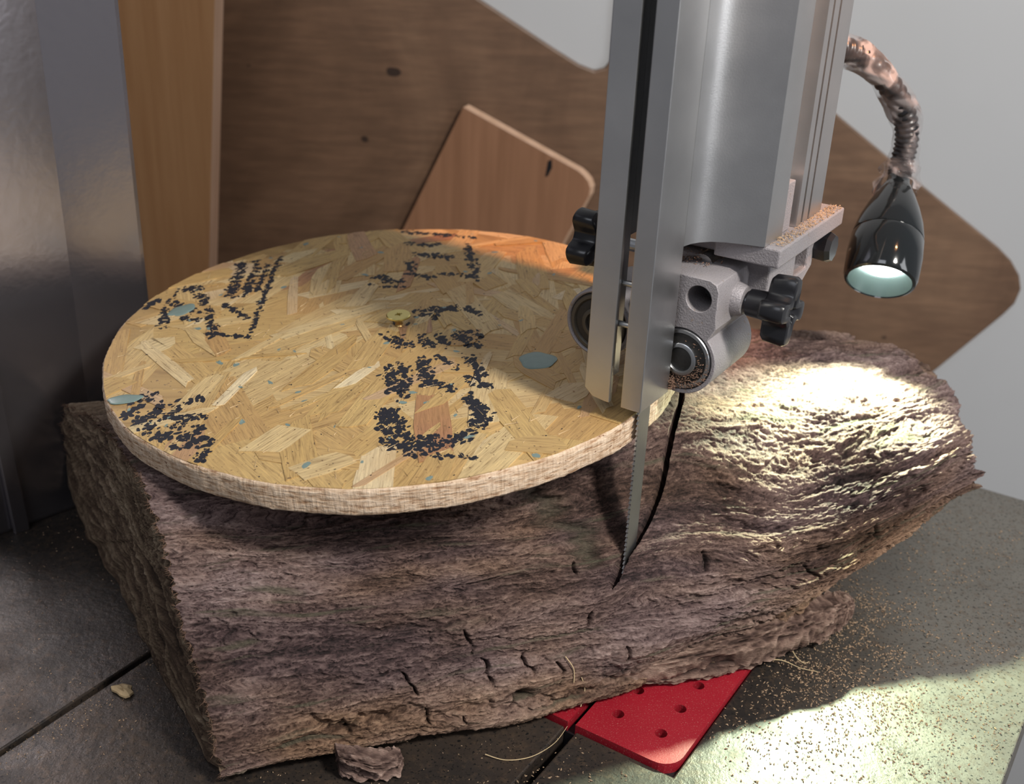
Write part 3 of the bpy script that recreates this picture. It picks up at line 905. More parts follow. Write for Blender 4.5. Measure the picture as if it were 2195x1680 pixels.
def blot(x, y, r, el=1.0, an=0.0, lift=0.00004, Vs=None, Fs=None, n_=9, rough=0.3):
    Vs = V if Vs is None else Vs; Fs = F if Fs is None else Fs
    if math.hypot(x, y) > DR - 0.002: return
    k = len(Vs)
    h = top_at(x, y)
    ca, sa = math.cos(an), math.sin(an)
    for i in range(n_):
        t_ = 2 * PI * i / n_; q = r * random.uniform(1 - rough, 1 + rough)
        u_, v_ = q * el * math.cos(t_), q / math.sqrt(el) * math.sin(t_)
        px, py = x + u_ * ca - v_ * sa, y + u_ * sa + v_ * ca
        Vs.append(D(px, py, max(h, top_at(px, py)) + lift * 0.5))
    Vs.append(D(x, y, h + lift * 1.4))
    for i in range(n_): Fs.append([k + i, k + (i + 1) % n_, k + n_])


for w_, pts_ in INK:
    for (x0, y0), (x1, y1) in zip(pts_[:-1], pts_[1:]):
        L = math.hypot(x1 - x0, y1 - y0)
        for _ in range(int(L * w_ * 1.05) + 4):
            t_ = random.random()
            blot((x0 + (x1 - x0) * t_ + random.gauss(0, w_ * .5)) / 1000, (y0 + (y1 - y0) * t_ + random.gauss(0, w_ * .5)) / 1000,
                 random.choice([0.0004, 0.0006, 0.0009, 0.0012]) * random.uniform(.8, 1.2), random.uniform(1, 1.7), random.uniform(0.6, 2.2))
for _ in range(260):
    r_ = DR * math.sqrt(random.random()); th = random.uniform(0, 2 * PI)
    blot(r_ * math.cos(th), r_ * math.sin(th), random.uniform(0.00015, 0.0004), 1.4, random.uniform(0, 3), n_=6)
mk('ink_blots', V, F, M['ink'], disc, kind='stuff', label='blotchy blue-black stencil ink')
# blue-grey paint drops
for x, y, r, el, an in ((-0.1023, 0.0233, 0.0054, 1.35, 1.0), (0.0626, -0.0312, 0.0078, 1.0, 0), (-0.1026, -0.0611, 0.0046, 1.5, 0.2)):
    V2, F2 = [], []
    h = max(top_at(x + dx, y + dy) for dx in (-r * .6, 0, r * .6) for dy in (-r * .6, 0, r * .6))
    nn = 40
    for s, z_ in ((1.0, 0.0), (0.96, 0.00018), (0.82, 0.0003), (0.45, 0.0004), (0.02, 0.00042)):
        for i in range(nn):
            t_ = 2 * PI * i / nn; q = r * s * (1 + 0.05 * math.sin(5 * t_) + .05 * math.sin(3 * t_ + 1))
            u_, v_ = q * el * math.cos(t_), q / math.sqrt(el) * math.sin(t_)
            V2.append(D(x + u_ * math.cos(an) - v_ * math.sin(an), y + u_ * math.sin(an) + v_ * math.cos(an), h + z_))
    for k in range(4):
        for i in range(nn):
            j = (i + 1) % nn; F2.append([k * nn + i, k * nn + j, (k + 1) * nn + j, (k + 1) * nn + i])
    F2.append([4 * nn + i for i in range(nn)])
    mk('paint_drop', V2, F2, M['paint'], disc, smooth=60)
V2, F2 = [], []
for _ in range(70):
    r_ = DR * math.sqrt(random.random()); th = random.uniform(0, 2 * PI)
    blot(r_ * math.cos(th), r_ * math.sin(th), random.uniform(0.0005, 0.0015), 1.5, random.uniform(0, 3), Vs=V2, Fs=F2)
mk('paint_flecks', V2, F2, M['paint'], disc, kind='stuff')
# lifted splinters
V2, F2 = [], []
for _ in range(240):
    r_ = DR * math.sqrt(random.random()) * .97; th = random.uniform(0, 2 * PI); x, y = r_ * math.cos(th), r_ * math.sin(th)
    an = random.gauss(1.3, .8); L = random.uniform(0.0015, 0.007); w_ = random.uniform(0.00015, 0.0004); h = top_at(x, y)
    dx, dy = math.cos(an), math.sin(an); k = len(V2)
    V2 += [D(x, y, h), D(x - dy * w_, y + dx * w_, h), D(x + dx * L, y + dy * L, h + random.uniform(.0002, .0009)), D(x - dy * w_ / 2, y + dx * w_ / 2, h + .0003)]
    F2 += [[k, k + 1, k + 2], [k, k + 2, k + 3], [k + 1, k + 3, k + 2]]
mk('loose_splinters', V2, F2, M['chip'], disc, kind='stuff')

# brass screw
sx, sy = 0.0008, 0.0045
hh = 0.0056
sc = thing('brass_screw', 'yellow countersunk crosshead screw standing proud in the middle of the disc', 'screw', D(sx, sy, 0))
hd = mk('screw_head', *lathe([(hh, 0.0001), (hh + 0.00005, 0.0051), (hh - 0.0003, 0.0055), (hh - 0.0009, 0.0055), (hh - 0.0028, 0.0021)], D(sx, sy, 0), DN, 48), M['gold'], sc, smooth=35)
cuts = []
for k in range(2):
    cuts.append(prism([(-0.0021, -0.0004), (0.0021, -0.0004), (0.0021, 0.0004), (-0.0021, 0.0004)],
                      lambda x, y, k=k: D(sx + (x * math.cos(k * PI / 2 + .5) - y * math.sin(k * PI / 2 + .5)) * .6, sy + (x * math.sin(k * PI / 2 + .5) + y * math.cos(k * PI / 2 + .5)) * .6, hh - 0.0016),
                      lambda x, y, k=k: D(sx + x * math.cos(k * PI / 2 + .5) - y * math.sin(k * PI / 2 + .5), sy + x * math.sin(k * PI / 2 + .5) + y * math.cos(k * PI / 2 + .5), hh + 0.001)))
    cuts.append(prism([(-0.0015, -0.00015), (0.0015, -0.00015), (0.0015, 0.00015), (-0.0015, 0.00015)],
                      lambda x, y, k=k: D(sx + x * math.cos(k * PI / 2 + 1.285) - y * math.sin(k * PI / 2 + 1.285), sy + x * math.sin(k * PI / 2 + 1.285) + y * math.cos(k * PI / 2 + 1.285), hh - 0.0005),
                      lambda x, y, k=k: D(sx + x * math.cos(k * PI / 2 + 1.285) - y * math.sin(k * PI / 2 + 1.285), sy + x * math.sin(k * PI / 2 + 1.285) + y * math.cos(k * PI / 2 + 1.285), hh + 0.001)))
cut(hd, cuts)
pr = [(hh - 0.0026, 0.0020)]
z = hh - 0.003
while z > -0.006:
    pr += [(z, 0.0016), (z - 0.0007, 0.0021), (z - 0.0014, 0.0016)]; z -= 0.0015
mk('screw_shank', *lathe(pr, D(sx, sy, 0), DN, 24), M['gold_dark'], sc, smooth=50)

# ------------------------------------------------------------------ the log
OL = np.array([-0.110, 0.325]); TH = math.radians(22)
eu = np.array([math.cos(TH), math.sin(TH)]); ev = np.array([-math.sin(TH), math.cos(TH)])
# cross-sections: u -> twelve (v, z) points, front bottom -> over the top -> back bottom
SEC = {
    -0.02: [(0.030, 0.0), (-0.006, 0.0), (-0.002, 0.010), (0.014, 0.034), (0.032, 0.060), (0.044, 0.084), (0.060, 0.1000), (0.110, 0.096), (0.165, 0.082), (0.212, 0.064), (0.222, 0.030), (0.221, 0.0)],
    0.05: [(0.030, 0.0), (-0.009, 0.0), (-0.008, 0.010), (0.004, 0.034), (0.018, 0.060), (0.030, 0.084), (0.048, 0.1015), (0.105, 0.104), (0.160, 0.090), (0.205, 0.070), (0.215, 0.030), (0.215, 0.0)],
    0.11: [(0.030, 0.0), (-0.010, 0.0), (-0.011, 0.010), (-0.003, 0.034), (0.007, 0.060), (0.018, 0.083), (0.036, 0.1035), (0.100, 0.108), (0.160, 0.094), (0.200, 0.072), (0.210, 0.030), (0.210, 0.0)],
    0.17: [(0.030, 0.0), (-0.009, 0.0), (-0.010, 0.010), (-0.004, 0.035), (0.0035, 0.062), (0.019, 0.079), (0.030, 0.1140), (0.095, 0.116), (0.160, 0.096), (0.198, 0.072), (0.208, 0.030), (0.208, 0.0)],
    0.205: [(0.030, 0.0), (-0.005, 0.0), (-0.008, 0.010), (-0.004, 0.031), (0.007, 0.060), (0.025, 0.082), (0.033, 0.1175), (0.090, 0.119), (0.155, 0.098), (0.196, 0.072), (0.206, 0.030), (0.206, 0.0)],
    0.245: [(0.040, 0.003), (0.004, 0.002), (-0.004, 0.012), (-0.004, 0.031), (0.003, 0.049), (0.019, 0.070), (0.045, 0.0970), (0.095, 0.110), (0.155, 0.096), (0.194, 0.070), (0.203, 0.030), (0.203, 0.0)],
    0.285: [(0.060, 0.010), (0.020, 0.026), (0.007, 0.032), (0.000, 0.040), (0.006, 0.049), (0.023, 0.066), (0.049, 0.0885), (0.095, 0.101), (0.150, 0.094), (0.190, 0.068), (0.198, 0.030), (0.198, 0.0)],
    0.335: [(0.075, 0.010), (0.030, 0.040), (0.017, 0.046), (0.010, 0.053), (0.012, 0.063), (0.022, 0.077), (0.046, 0.0930), (0.095, 0.101), (0.145, 0.092), (0.180, 0.066), (0.190, 0.030), (0.190, 0.0)],
    0.365: [(0.080, 0.010), (0.040, 0.044), (0.027, 0.050), (0.020, 0.056), (0.021, 0.065), (0.032, 0.078), (0.055, 0.092), (0.098, 0.098), (0.140, 0.089), (0.170, 0.066), (0.178, 0.030), (0.178, 0.0)],
    0.420: [(0.085, 0.010), (0.046, 0.044), (0.034, 0.050), (0.028, 0.055), (0.029, 0.062), (0.040, 0.072), (0.060, 0.084), (0.100, 0.090), (0.136, 0.082), (0.160, 0.060), (0.166, 0.030), (0.166, 0.0)],
}
UR = [0.30, 0.366, 0.369, 0.369, 0.369, 0.369, 0.372, 0.372, 0.352, 0.335, 0.330, 0.320, 0.30]
CNT = [14, 24, 70, 84, 84, 74, 110, 96, 80, 26, 14, 96]      # samples between neighbouring section points
rng = np.random.RandomState(2)


def smooth1(a, k, axis):
    if k < 1: return a
    w = np.exp(-0.5 * (np.arange(-3 * k, 3 * k + 1) / k) ** 2); w /= w.sum()
    pad = [(0, 0)] * a.ndim; pad[axis] = (3 * k, 3 * k)
    b = np.pad(a, pad, mode='edge')
    return np.apply_along_axis(lambda v: np.convolve(v, w, 'valid'), axis, b)


def field(n0, n1, w0, w1, seed, p=2.0):
    """smooth random field; w0, w1 = feature size in samples along each axis"""
    r = np.random.RandomState(seed).normal(size=(n0, n1))
    k0 = np.fft.fftfreq(n0)[:, None] * w0; k1 = np.fft.rfftfreq(n1)[None, :] * w1
    f = np.fft.rfft2(r) / (1 + (k0 ** 2 + k1 ** 2)) ** p
    f[0, 0] = 0
    o = np.fft.irfft2(f, s=(n0, n1))
    return o / o.std()


def sample(img, x, y):
    n0, n1 = img.shape
    x0 = np.floor(x).astype(int); y0 = np.floor(y).astype(int); fx = x - x0; fy = y - y0
    a_ = img[x0 % n0, y0 % n1]; b_ = img[(x0 + 1) % n0, y0 % n1]; c_ = img[x0 % n0, (y0 + 1) % n1]; d_ = img[(x0 + 1) % n0, (y0 + 1) % n1]
    return (a_ * (1 - fx) + b_ * fx) * (1 - fy) + (c_ * (1 - fx) + d_ * fx) * fy


tk = np.concatenate([[0], np.cumsum(CNT)]).astype(float)
NT = int(tk[-1]) + 1
tt = np.arange(NT)
NS = 940
for k_ in SEC: SEC[k_].append((SEC[k_][0][0] + 0.001, SEC[k_][0][1]))      # close the underside
us = np.array(sorted(SEC))
sec = np.array([SEC[u] for u in us])                                 # (stations, 12, 2)
secT = np.stack([[np.interp(tt, tk, sec[i, :, c]) for c in (0, 1)] for i in range(len(us))])
secT = smooth1(secT, 12, 2)
s_lin = np.linspace(0, 1, NS)
vv0 = secT[0, 0]
uL = np.interp(secT[0, 0], [0.0, 0.06, 0.15, 0.222], [0.008, -0.006, -0.022, -0.038])
uR = smooth1(np.interp(tt, tk, UR)[None], 14, 1)[0]
jag = smooth1(np.random.RandomState(8).normal(size=(1, NT)), 9, 1)[0]; jag /= jag.std()
jag2 = smooth1(np.random.RandomState(9).normal(size=(1, NT)), 2, 1)[0]; jag2 /= jag2.std()
uR = uR + 0.0026 * jag + 0.0005 * jag2
uL = uL + 0.0007 * jag2
Ug = uL[None, :] + s_lin[:, None] * (uR - uL)[None, :]
Vg = np.empty((NS, NT)); Zg = np.empty((NS, NT))
uf = np.linspace(-0.06, 0.46, 261)
for c_, G in ((0, Vg), (1, Zg)):
    tab = np.stack([np.interp(uf, us, secT[:, c_, j]) for j in range(NT)], 1)       # (261, NT)
    tab = smooth1(tab, 7, 0)
    fi = np.clip((Ug - uf[0]) / (uf[1] - uf[0]), 0, 259.999); i0 = fi.astype(int); fr = fi - i0
    jj = np.arange(NT)[None, :]
    G[:] = tab[i0, jj] * (1 - fr) + tab[i0 + 1, jj] * fr

# relief ------------------------------------------------------------
ii, jj = np.meshgrid(np.arange(NS, dtype=float), np.arange(NT, dtype=float), indexing='ij')
wav = field(NS, NT, 170, 60, 1, 1.6) * 4 + field(NS, NT, 45, 26, 31, 1.6) * 0.5
jw = jj + wav
fib = sample(field(NS, NT, 18, 2.6, 3, 1.4), ii, jw)
fib2 = sample(field(NS, NT, 8, 2.0, 4, 1.2), ii, jw)
strand_ = sample(field(NS, NT, 90, 9, 5, 1.7), ii, jw)
big = sample(field(NS, NT, 170, 40, 6, 2.0), ii, jw)
crk = sample(field(NS, NT, 17, 3.4, 12, 1.5), ii, jw)
crk2 = sample(field(NS, NT, 5, 7, 13, 1.4), ii + 0.5 * wav, jj)
blk = sample(field(NS, NT, 16, 12, 14, 1.5), ii, jw)
groove = np.exp(-(crk / 0.13) ** 2)
cross = np.exp(-(crk2 / 0.10) ** 2) * (blk > 0.1)
groove2 = np.exp(-(sample(field(NS, NT, 120, 14, 15, 1.9), ii, jw) / 0.045) ** 2)
Sx = ii / NS
top = np.clip((jj - tk[5]) / (tk[6] - tk[5]), 0, 1)                 # 0 on the face, 1 on the top
rough_ = 1.0 + 0.45 * np.clip((Ug - 0.20) / 0.10, 0, 1)
disp = 1e-3 * (0.20 * fib * rough_ + 0.17 * fib2 + 0.20 * strand_ * rough_ + 0.9 * big - 0.34 * groove - 0.30 * cross * (1 - 0.6 * top) - 0.6 * groove2 * rough_ * (1 - 0.5 * top))
# shelves where layers have broken away
lay = sample(field(NS, NT, 150, 34, 22, 2.0), ii, jw) + 0.35 * sample(field(NS, NT, 20, 9, 23, 1.4), ii, jw)
shelf = 1 / (1 + np.exp(-(lay - 0.75) * 16))
disp -= 0.0016 * shelf * rough_ * 0.6 * (1 - 0.6 * top)
lay2 = sample(field(NS, NT, 110, 26, 25, 2.0), ii, jw) + 0.4 * sample(field(NS, NT, 16, 8, 26, 1.4), ii, jw)
shelf2 = 1 / (1 + np.exp(-(lay2 - 0.8) * 18)) * np.clip((Ug - 0.19) / 0.05, 0, 1)
disp -= 0.0026 * shelf2 * (1 - 0.75 * top)


def ridge(pts_, wdt, hgt):
    """a long rib of harder wood standing out of the face"""
    global disp
    for (u0, z0), (u1, z1) in zip(pts_[:-1], pts_[1:]):
        sel = (Ug >= u0) & (Ug < u1)
        zl = z0 + (z1 - z0) * (Ug - u0) / (u1 - u0)
        tp_ = np.clip(np.minimum(Ug - pts_[0][0], pts_[-1][0] - Ug) / 0.012, 0, 1)
        disp = disp + np.where(sel, hgt * tp_ * np.exp(-((Zg - zl) / wdt) ** 2), 0) * (jj < tk[7])


ridge([(0.165, 0.026), (0.20, 0.029), (0.245, 0.036), (0.292, 0.046)], 0.0055, 0.0042)
ridge([(0.215, 0.050), (0.26, 0.055), (0.30, 0.062), (0.36, 0.070)], 0.0045, 0.0022)
# the lower strip has split away from the face, with a ragged gap above it
zc = 0.0165 + 0.0035 * np.sin(Ug * 31) + 0.0016 * sample(field(NS, 8, 30, 1, 27, 1.4), ii, jj * 0)
onface = (jj < tk[6])
lip = np.exp(-((Zg - zc) / 0.0016) ** 2) * onface * np.clip((Ug - 0.02) / 0.03, 0, 1) * np.clip((0.27 - Ug) / 0.02, 0, 1)
disp -= 0.0045 * lip * (0.45 + 0.55 * np.clip(sample(field(NS, 8, 60, 1, 28, 1.6), ii, jj * 0) + .4, 0, 1))
# a broad furrow crossing the grain under the blade
def furrow(u0, z0, u1, z1, wdt, dep, wig=0.0012, seed=1):
    """crack on the front face from (u0,z0) to (u1,z1)"""
    global disp
    wob = sample(field(64, 8, 7, 1, seed, 1.2), np.abs(Zg) * 900, jj * 0) * wig
    du, dz = u1 - u0, z1 - z0; L2 = du * du + dz * dz
    q = np.clip(((Ug - u0) * du + (Zg - z0) * dz) / L2, 0, 1)
    dd = np.hypot(Ug + wob - (u0 + q * du), Zg - (z0 + q * dz))
    ta = np.clip(np.minimum(q, 1 - q) * 5, 0.1, 1)
    k_ = np.exp(-(dd / (wdt * ta)) ** 2) * (jj < tk[6] + 60)
    disp = disp - dep * k_
    return k_


ck = np.zeros_like(disp)
for a_ in [(0.103, 0.047, 0.107, 0.036, 0.0005, 0.004), (0.110, 0.036, 0.116, 0.022, 0.0006, 0.005), (0.128, 0.036, 0.130, 0.023, 0.0005, 0.004), (0.078, 0.036, 0.084, 0.024, 0.00045, 0.004), (0.085, 0.020, 0.087, 0.012, 0.0005, 0.003),
           (0.123, 0.018, 0.122, 0.010, 0.0004, 0.003), (0.155, 0.046, 0.157, 0.040, 0.0007, 0.004), (0.152, 0.066, 0.153, 0.061, 0.0006, 0.004), (0.141, 0.030, 0.146, 0.018, 0.0005, 0.003), (0.100, 0.014, 0.101, 0.008, 0.0004, 0.003),
           (0.052, 0.022, 0.058, 0.012, 0.0005, 0.003), (0.170, 0.030, 0.1715, 0.022, 0.0005, 0.003), (0.0, 0.020, 0.004, 0.013, 0.0007, 0.005), (0.210, 0.060, 0.214, 0.050, 0.0008, 0.004), (0.300, 0.055, 0.303, 0.048, 0.0008, 0.004), (0.355, 0.052, 0.357, 0.044, 0.0008, 0.005), (0.262, 0.045, 0.266, 0.038, 0.0008, 0.004)]:
    ck = np.maximum(ck, furrow(*a_, seed=int(a_[0] * 1000)))
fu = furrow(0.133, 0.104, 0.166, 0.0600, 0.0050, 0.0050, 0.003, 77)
knot = np.exp(-(((Ug - 0.126) / 0.0035) ** 2 + ((Zg - 0.0165) / 0.0022) ** 2)) * onface
disp -= 0.008 * knot
pit_ = np.exp(-(((Ug - 0.3250) / 0.014) ** 2 + ((Vg - 0.048) / 0.009) ** 2)) * (Zg > 0.05)
disp -= 0.0045 * pit_
calm = 1 - 0.75 * np.exp(-((Ug - 0.185) / 0.028) ** 2) * (Zg > 0.05) * np.exp(-((Vg - 0.02) / 0.03) ** 2)
disp *= calm
fade = np.clip(jj / 14, 0, 1) * np.clip((NT - 1 - jj) / 14, 0, 1)
disp *= fade

# positions and normals
def normals(P):
    du = np.gradient(P, axis=0); dt = np.gradient(P, axis=1)
    n_ = np.cross(du, dt); n_ /= np.linalg.norm(n_, axis=2, keepdims=True) + 1e-12
    return n_


P = np.empty((NS, NT, 3))
P[..., 0] = OL[0] + Ug * eu[0] + Vg * ev[0]
P[..., 1] = OL[1] + Ug * eu[1] + Vg * ev[1]
P[..., 2] = Zg
nr = normals(P)
if nr[NS // 2, int(tk[7]), 2] < 0: nr = -nr
P = P + nr * disp[..., None]
P[..., 2] = np.maximum(P[..., 2], 0.0006)
# the board lies on the wood: nothing rises through it
dx_, dy_ = P[..., 0] - DC.x, P[..., 1] - DC.y
under = DC.z - DT - 0.0004 + 0.06 * dx_ + 0.06 * dy_
rad = np.hypot(dx_, dy_)
P[..., 2] = np.where(rad < DR + 0.002, np.minimum(P[..., 2], under), P[..., 2])
# the saw cut: a vertical slit that follows the board's rim, from the blade round to the right and back
KR = 0.1280
ang = np.degrees(np.arctan2(dy_, dx_))
kw = 0.0013
off_ = rad - KR
zone = (ang > -41.5) & (ang < 60) & (jj > tk[1])
near = zone & (np.abs(np.abs(off_) - kw) < 0.00046)
newr = np.where(near, KR + np.sign(off_) * kw, rad) / rad
P[..., 0] = DC.x + dx_ * newr; P[..., 1] = DC.y + dy_ * newr
kerf = (np.abs(off_) < kw - 0.00046) & zone
ar_ = np.radians(ang) + 0.017 / KR
rk = KR + off_ * 0.9
sunk = np.stack([DC.x + rk * np.cos(ar_), DC.y + rk * np.sin(ar_), np.maximum(P[..., 2] - 0.017, 0.001)], -1)
P = np.where(kerf[..., None], sunk, P)

# colour attributes
tone = 0.50 + 0.085 * fib + 0.07 * fib2 + 0.06 * strand_ - 0.30 * groove - 0.26 * cross - 0.45 * ck - 0.25 * groove2 - 0.10 * shelf + 0.05 * big
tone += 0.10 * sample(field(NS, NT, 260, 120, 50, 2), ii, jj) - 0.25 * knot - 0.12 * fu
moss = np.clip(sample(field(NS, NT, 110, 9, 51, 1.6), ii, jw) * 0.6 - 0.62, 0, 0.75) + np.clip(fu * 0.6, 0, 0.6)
brown = np.clip(0.18 + 0.22 * sample(field(NS, NT, 140, 60, 52, 1.8), ii, jj) + 0.9 * np.clip((0.030 - Zg) / 0.03, 0, 1) * onface + 0.9 * np.clip((Ug - 0.22) / 0.1, 0, 1) * onface * np.clip((0.062 - Zg) / 0.012, 0, 1), 0, 1)  # brown wood; at the lower right, warm lamplight painted in as brown
tone += 0.12 * np.clip((0.016 - Zg) / 0.01, 0, 1) * onface
cap = np.zeros_like(tone)
backleft = np.clip((Vg - 0.10) / 0.06, 0, 1) * np.clip((0.03 - Ug) / 0.03, 0, 1)
cap = np.maximum(cap, backleft)
rows = [P]; T_, Mo, Br, Ca = [tone], [moss], [brown], [cap]


def capgrid(edge, uedge, nrg, side_, seed):
    """close one end: rings shrinking to the heart line, with the relief of torn end grain"""
    rr__ = np.linspace(1, 0, nrg + 1)[1:]
    c_ = edge.mean(0)
    R_ = (c_[None, None] + rr__[:, None, None] * (edge - c_)[None])
    v_ = (R_[..., 0] - OL[0]) * ev[0] + (R_[..., 1] - OL[1]) * ev[1]; z_ = R_[..., 2]
    f1 = field(900, 500, 3.2, 60, seed, 1.5); f2 = field(900, 500, 40, 90, seed + 1, 1.8); f3 = field(900, 500, 4, 9, seed + 2, 1.3)
    # grain sweeps diagonally across the end
    x_ = (z_ * 0.93 - v_ * 0.30 + 0.006 * np.sin(v_ * 40)) * 2200 + 900; y_ = (v_ * 0.93 + z_ * 0.30) * 2200 + 900
    g1, g2, g3 = sample(f1, x_, y_), sample(f2, x_, y_), sample(f3, x_, y_)
    amp = np.clip((1 - rr__) * 12, 0, 1)[:, None]
    ridge = np.abs(g1)
    return R_, g1, g2, g3, amp, ridge, v_, z_


# left end (sawn long ago, weathered)
R_, g1, g2, g3, amp, rdg, v_, z_ = capgrid(P[0], None, 230, -1, 60)
dL = amp * (-0.0010 * np.exp(-(g1 / 0.22) ** 2) + 0.00035 * g1 + 0.00022 * g3 - 0.0014 * np.abs(g2)) 
R_[..., 0] -= eu[0] * dL; R_[..., 1] -= eu[1] * dL
tL = 0.50 + 0.16 * g1 - 0.22 * np.exp(-(g1 / 0.25) ** 2) + 0.10 * g3 - 0.10 * np.clip(g2, 0, 3)
rows.insert(0, R_[::-1]); T_.insert(0, tL[::-1]); Mo.insert(0, np.clip(0.15 * g2[::-1], 0, .5)); Br.insert(0, np.clip(0.3 + 0.3 * g2[::-1], 0, 1)); Ca.insert(0, np.ones_like(tL))
# right end (broken)
R_, g1, g2, g3, amp, rdg, v_, z_ = capgrid(P[-1], None, 90, 1, 70)
dR = amp * (0.004 * g2 + 0.0018 * g3 + 0.0012 * g1) - 0.0 * amp
R_[..., 0] += eu[0] * dR; R_[..., 1] += eu[1] * dR
tR = 0.45 + 0.12 * g1 + 0.10 * g3
rows.append(R_); T_.append(tR); Mo.append(np.zeros_like(tR)); Br.append(np.full_like(tR, 0.6)); Ca.append(np.full_like(tR, 0.3))

AP = np.concatenate(rows, 0)
AP[..., 2] = np.maximum(AP[..., 2], 0.0005)
AT = np.concatenate([np.clip(x, 0, 1) for x in T_], 0); AM = np.concatenate(Mo, 0); AB = np.concatenate(Br, 0); AC = np.concatenate(Ca, 0)
n0, n1 = AP.shape[:2]
LOG_AT = np.array([OL[0] + 0.19 * eu[0] + 0.1 * ev[0], OL[1] + 0.19 * eu[1] + 0.1 * ev[1], 0.0])
co_ = (AP - LOG_AT).reshape(-1, 3).astype(np.float32)
I, J = np.meshgrid(np.arange(n0 - 1), np.arange(n1), indexing='ij')
Jn = (J + 1) % n1
quads = np.stack([I * n1 + J, (I + 1) * n1 + J, (I + 1) * n1 + Jn, I * n1 + Jn], -1).reshape(-1, 4).astype(np.int32)
me = bpy.data.meshes.new('log_body')
me.vertices.add(len(co_)); me.vertices.foreach_set('co', co_.ravel())
me.loops.add(len(quads) * 4); me.loops.foreach_set('vertex_index', quads.ravel())
me.polygons.add(len(quads)); me.polygons.foreach_set('loop_start', np.arange(0, len(quads) * 4, 4, dtype=np.int32))
me.polygons.foreach_set('loop_total', np.full(len(quads), 4, dtype=np.int32))
me.update(calc_edges=True)
me.polygons.foreach_set('use_smooth', np.ones(len(quads), dtype=bool))
for nm, ar in (('tone', AT), ('moss', AM), ('brown', AB), ('cap', AC)):
    a_ = me.attributes.new(nm, 'FLOAT', 'POINT'); a_.data.foreach_set('value', np.clip(ar, 0, 1).astype(np.float32).ravel())
me.materials.append(M['log'])
# orientation check: make faces look outwards
tp_ = me.polygons[int((n0 * 0.6)) * n1 + int(tk[7])]
if tp_.normal.z < 0: me.flip_normals()
log = thing('weathered_log', 'weathered purple-brown split log with a curved saw cut, lying under the round board', 'log', tuple(LOG_AT))
lb = bpy.data.objects.new('log_body', me); C.objects.link(lb); lb.parent = log


def LU(u, v, z): return Vector((OL[0] + u * eu[0] + v * ev[0], OL[1] + u * eu[1] + v * ev[1], z))


def splinter(name, spine, nlen, seed, label, br=0.5, ring=64, am=1.0):
    """a long torn sliver: spine = (u, v, z, half width v, half height z)"""
    rs = np.random.RandomState(seed)
    sp = np.array(spine); q = np.linspace(0, len(sp) - 1, nlen)
    S = np.stack([np.interp(q, np.arange(len(sp)), sp[:, c]) for c in range(5)], 1)
    S = smooth1(S, max(1, nlen // (len(sp) * 5)), 0)
    f_ = field(nlen, ring, 16, 1.8, seed, 1.3); f2_ = field(nlen, ring, 50, 6, seed + 1, 1.6)
    th = np.linspace(0, 2 * PI, ring, endpoint=False)
    V = []
    for i in range(nlen):
        for k in range(ring):
            e = 1 + am * (0.055 * f_[i, k] + 0.07 * f2_[i, k])
            cc, ss = math.cos(th[k]), math.sin(th[k])
            cc = math.copysign(abs(cc) ** 0.55, cc); ss = math.copysign(abs(ss) ** 0.55, ss)
            V.append(LU(S[i, 0], S[i, 1] + S[i, 3] * cc * e, max(0.0004, S[i, 2] + S[i, 4] * ss * e)))
    F = []
    for i in range(nlen - 1):
        for k in range(ring):
            j = (k + 1) % ring; F.append([i * ring + k, i * ring + j, (i + 1) * ring + j, (i + 1) * ring + k])
    F.append(list(range(ring))[::-1]); F.append([(nlen - 1) * ring + k for k in range(ring)])
    o = mk(name, V, F, M['log'], log, smooth=60, label=label)
    tn = np.clip(0.50 + 0.18 * f_ + 0.08 * f2_, 0, 1)
    for nm, ar in (('tone', tn), ('moss', tn * 0), ('brown', tn * 0 + br), ('cap', tn * 0)):
        a_ = o.data.attributes.new(nm, 'FLOAT', 'POINT'); a_.data.foreach_set('value', ar.astype(np.float32).ravel())
    return o


splinter('torn_strip', [(0.165, 0.002, 0.012, 0.006, 0.006), (0.200, 0.000, 0.0115, 0.009, 0.008), (0.235, 0.001, 0.012, 0.010, 0.009), (0.262, 0.004, 0.012, 0.010, 0.0085), (0.285, 0.008, 0.0110, 0.008, 0.0070), (0.297, 0.012, 0.0095, 0.005, 0.005), (0.3015, 0.015, 0.0085, 0.0015, 0.0018)], 420, 81, 'pale brown strip torn off along the bottom edge')
splinter('bark_scrap', [(0.050, -0.008, 0.0065, 0.004, 0.004), (0.055, -0.010, 0.006, 0.006, 0.0045), (0.063, -0.013, 0.0045, 0.006, 0.0030), (0.072, -0.012, 0.0035, 0.005, 0.0022), (0.075, -0.011, 0.003, 0.003, 0.0015)], 90, 85, 'loose scrap hanging at the bottom edge', br=0.35, am=2.6)
# frayed fibres along the sawn left end
random.seed(9)
V, F = [], []
for j in range(int(tk[1]), int(tk[10])):
    for _ in range(2):
        if random.random() < 0.55:
            p = Vector(P[0, j]); d = Vector((-eu[0] * random.uniform(.2, 1) + random.gauss(0, .5), -eu[1] * random.uniform(.2, 1) + random.gauss(0, .5), random.gauss(0, .7)))
            L = random.uniform(0.0008, 0.0030); w_ = 0.00016; k = len(V)
            V += [p, p + Vector((0, 0, w_ * 2)), p + Vector((w_, w_, 0)), p + d.normalized() * L]; F += [[k, k + 1, k + 3], [k + 1, k + 2, k + 3], [k + 2, k, k + 3]]
mk('frayed_fibres', V, F, M['dust_dark'], log, kind='stuff')

# root fibres
def fibre(pts_, r, label, parent=None):
    V, F = tube(spline(pts_, 8), lambda t: r * (1 - 0.6 * t), 6, 0.1)
    return mk('root_fibre', V, F, M['fibre'], label=label, cat='fibre')


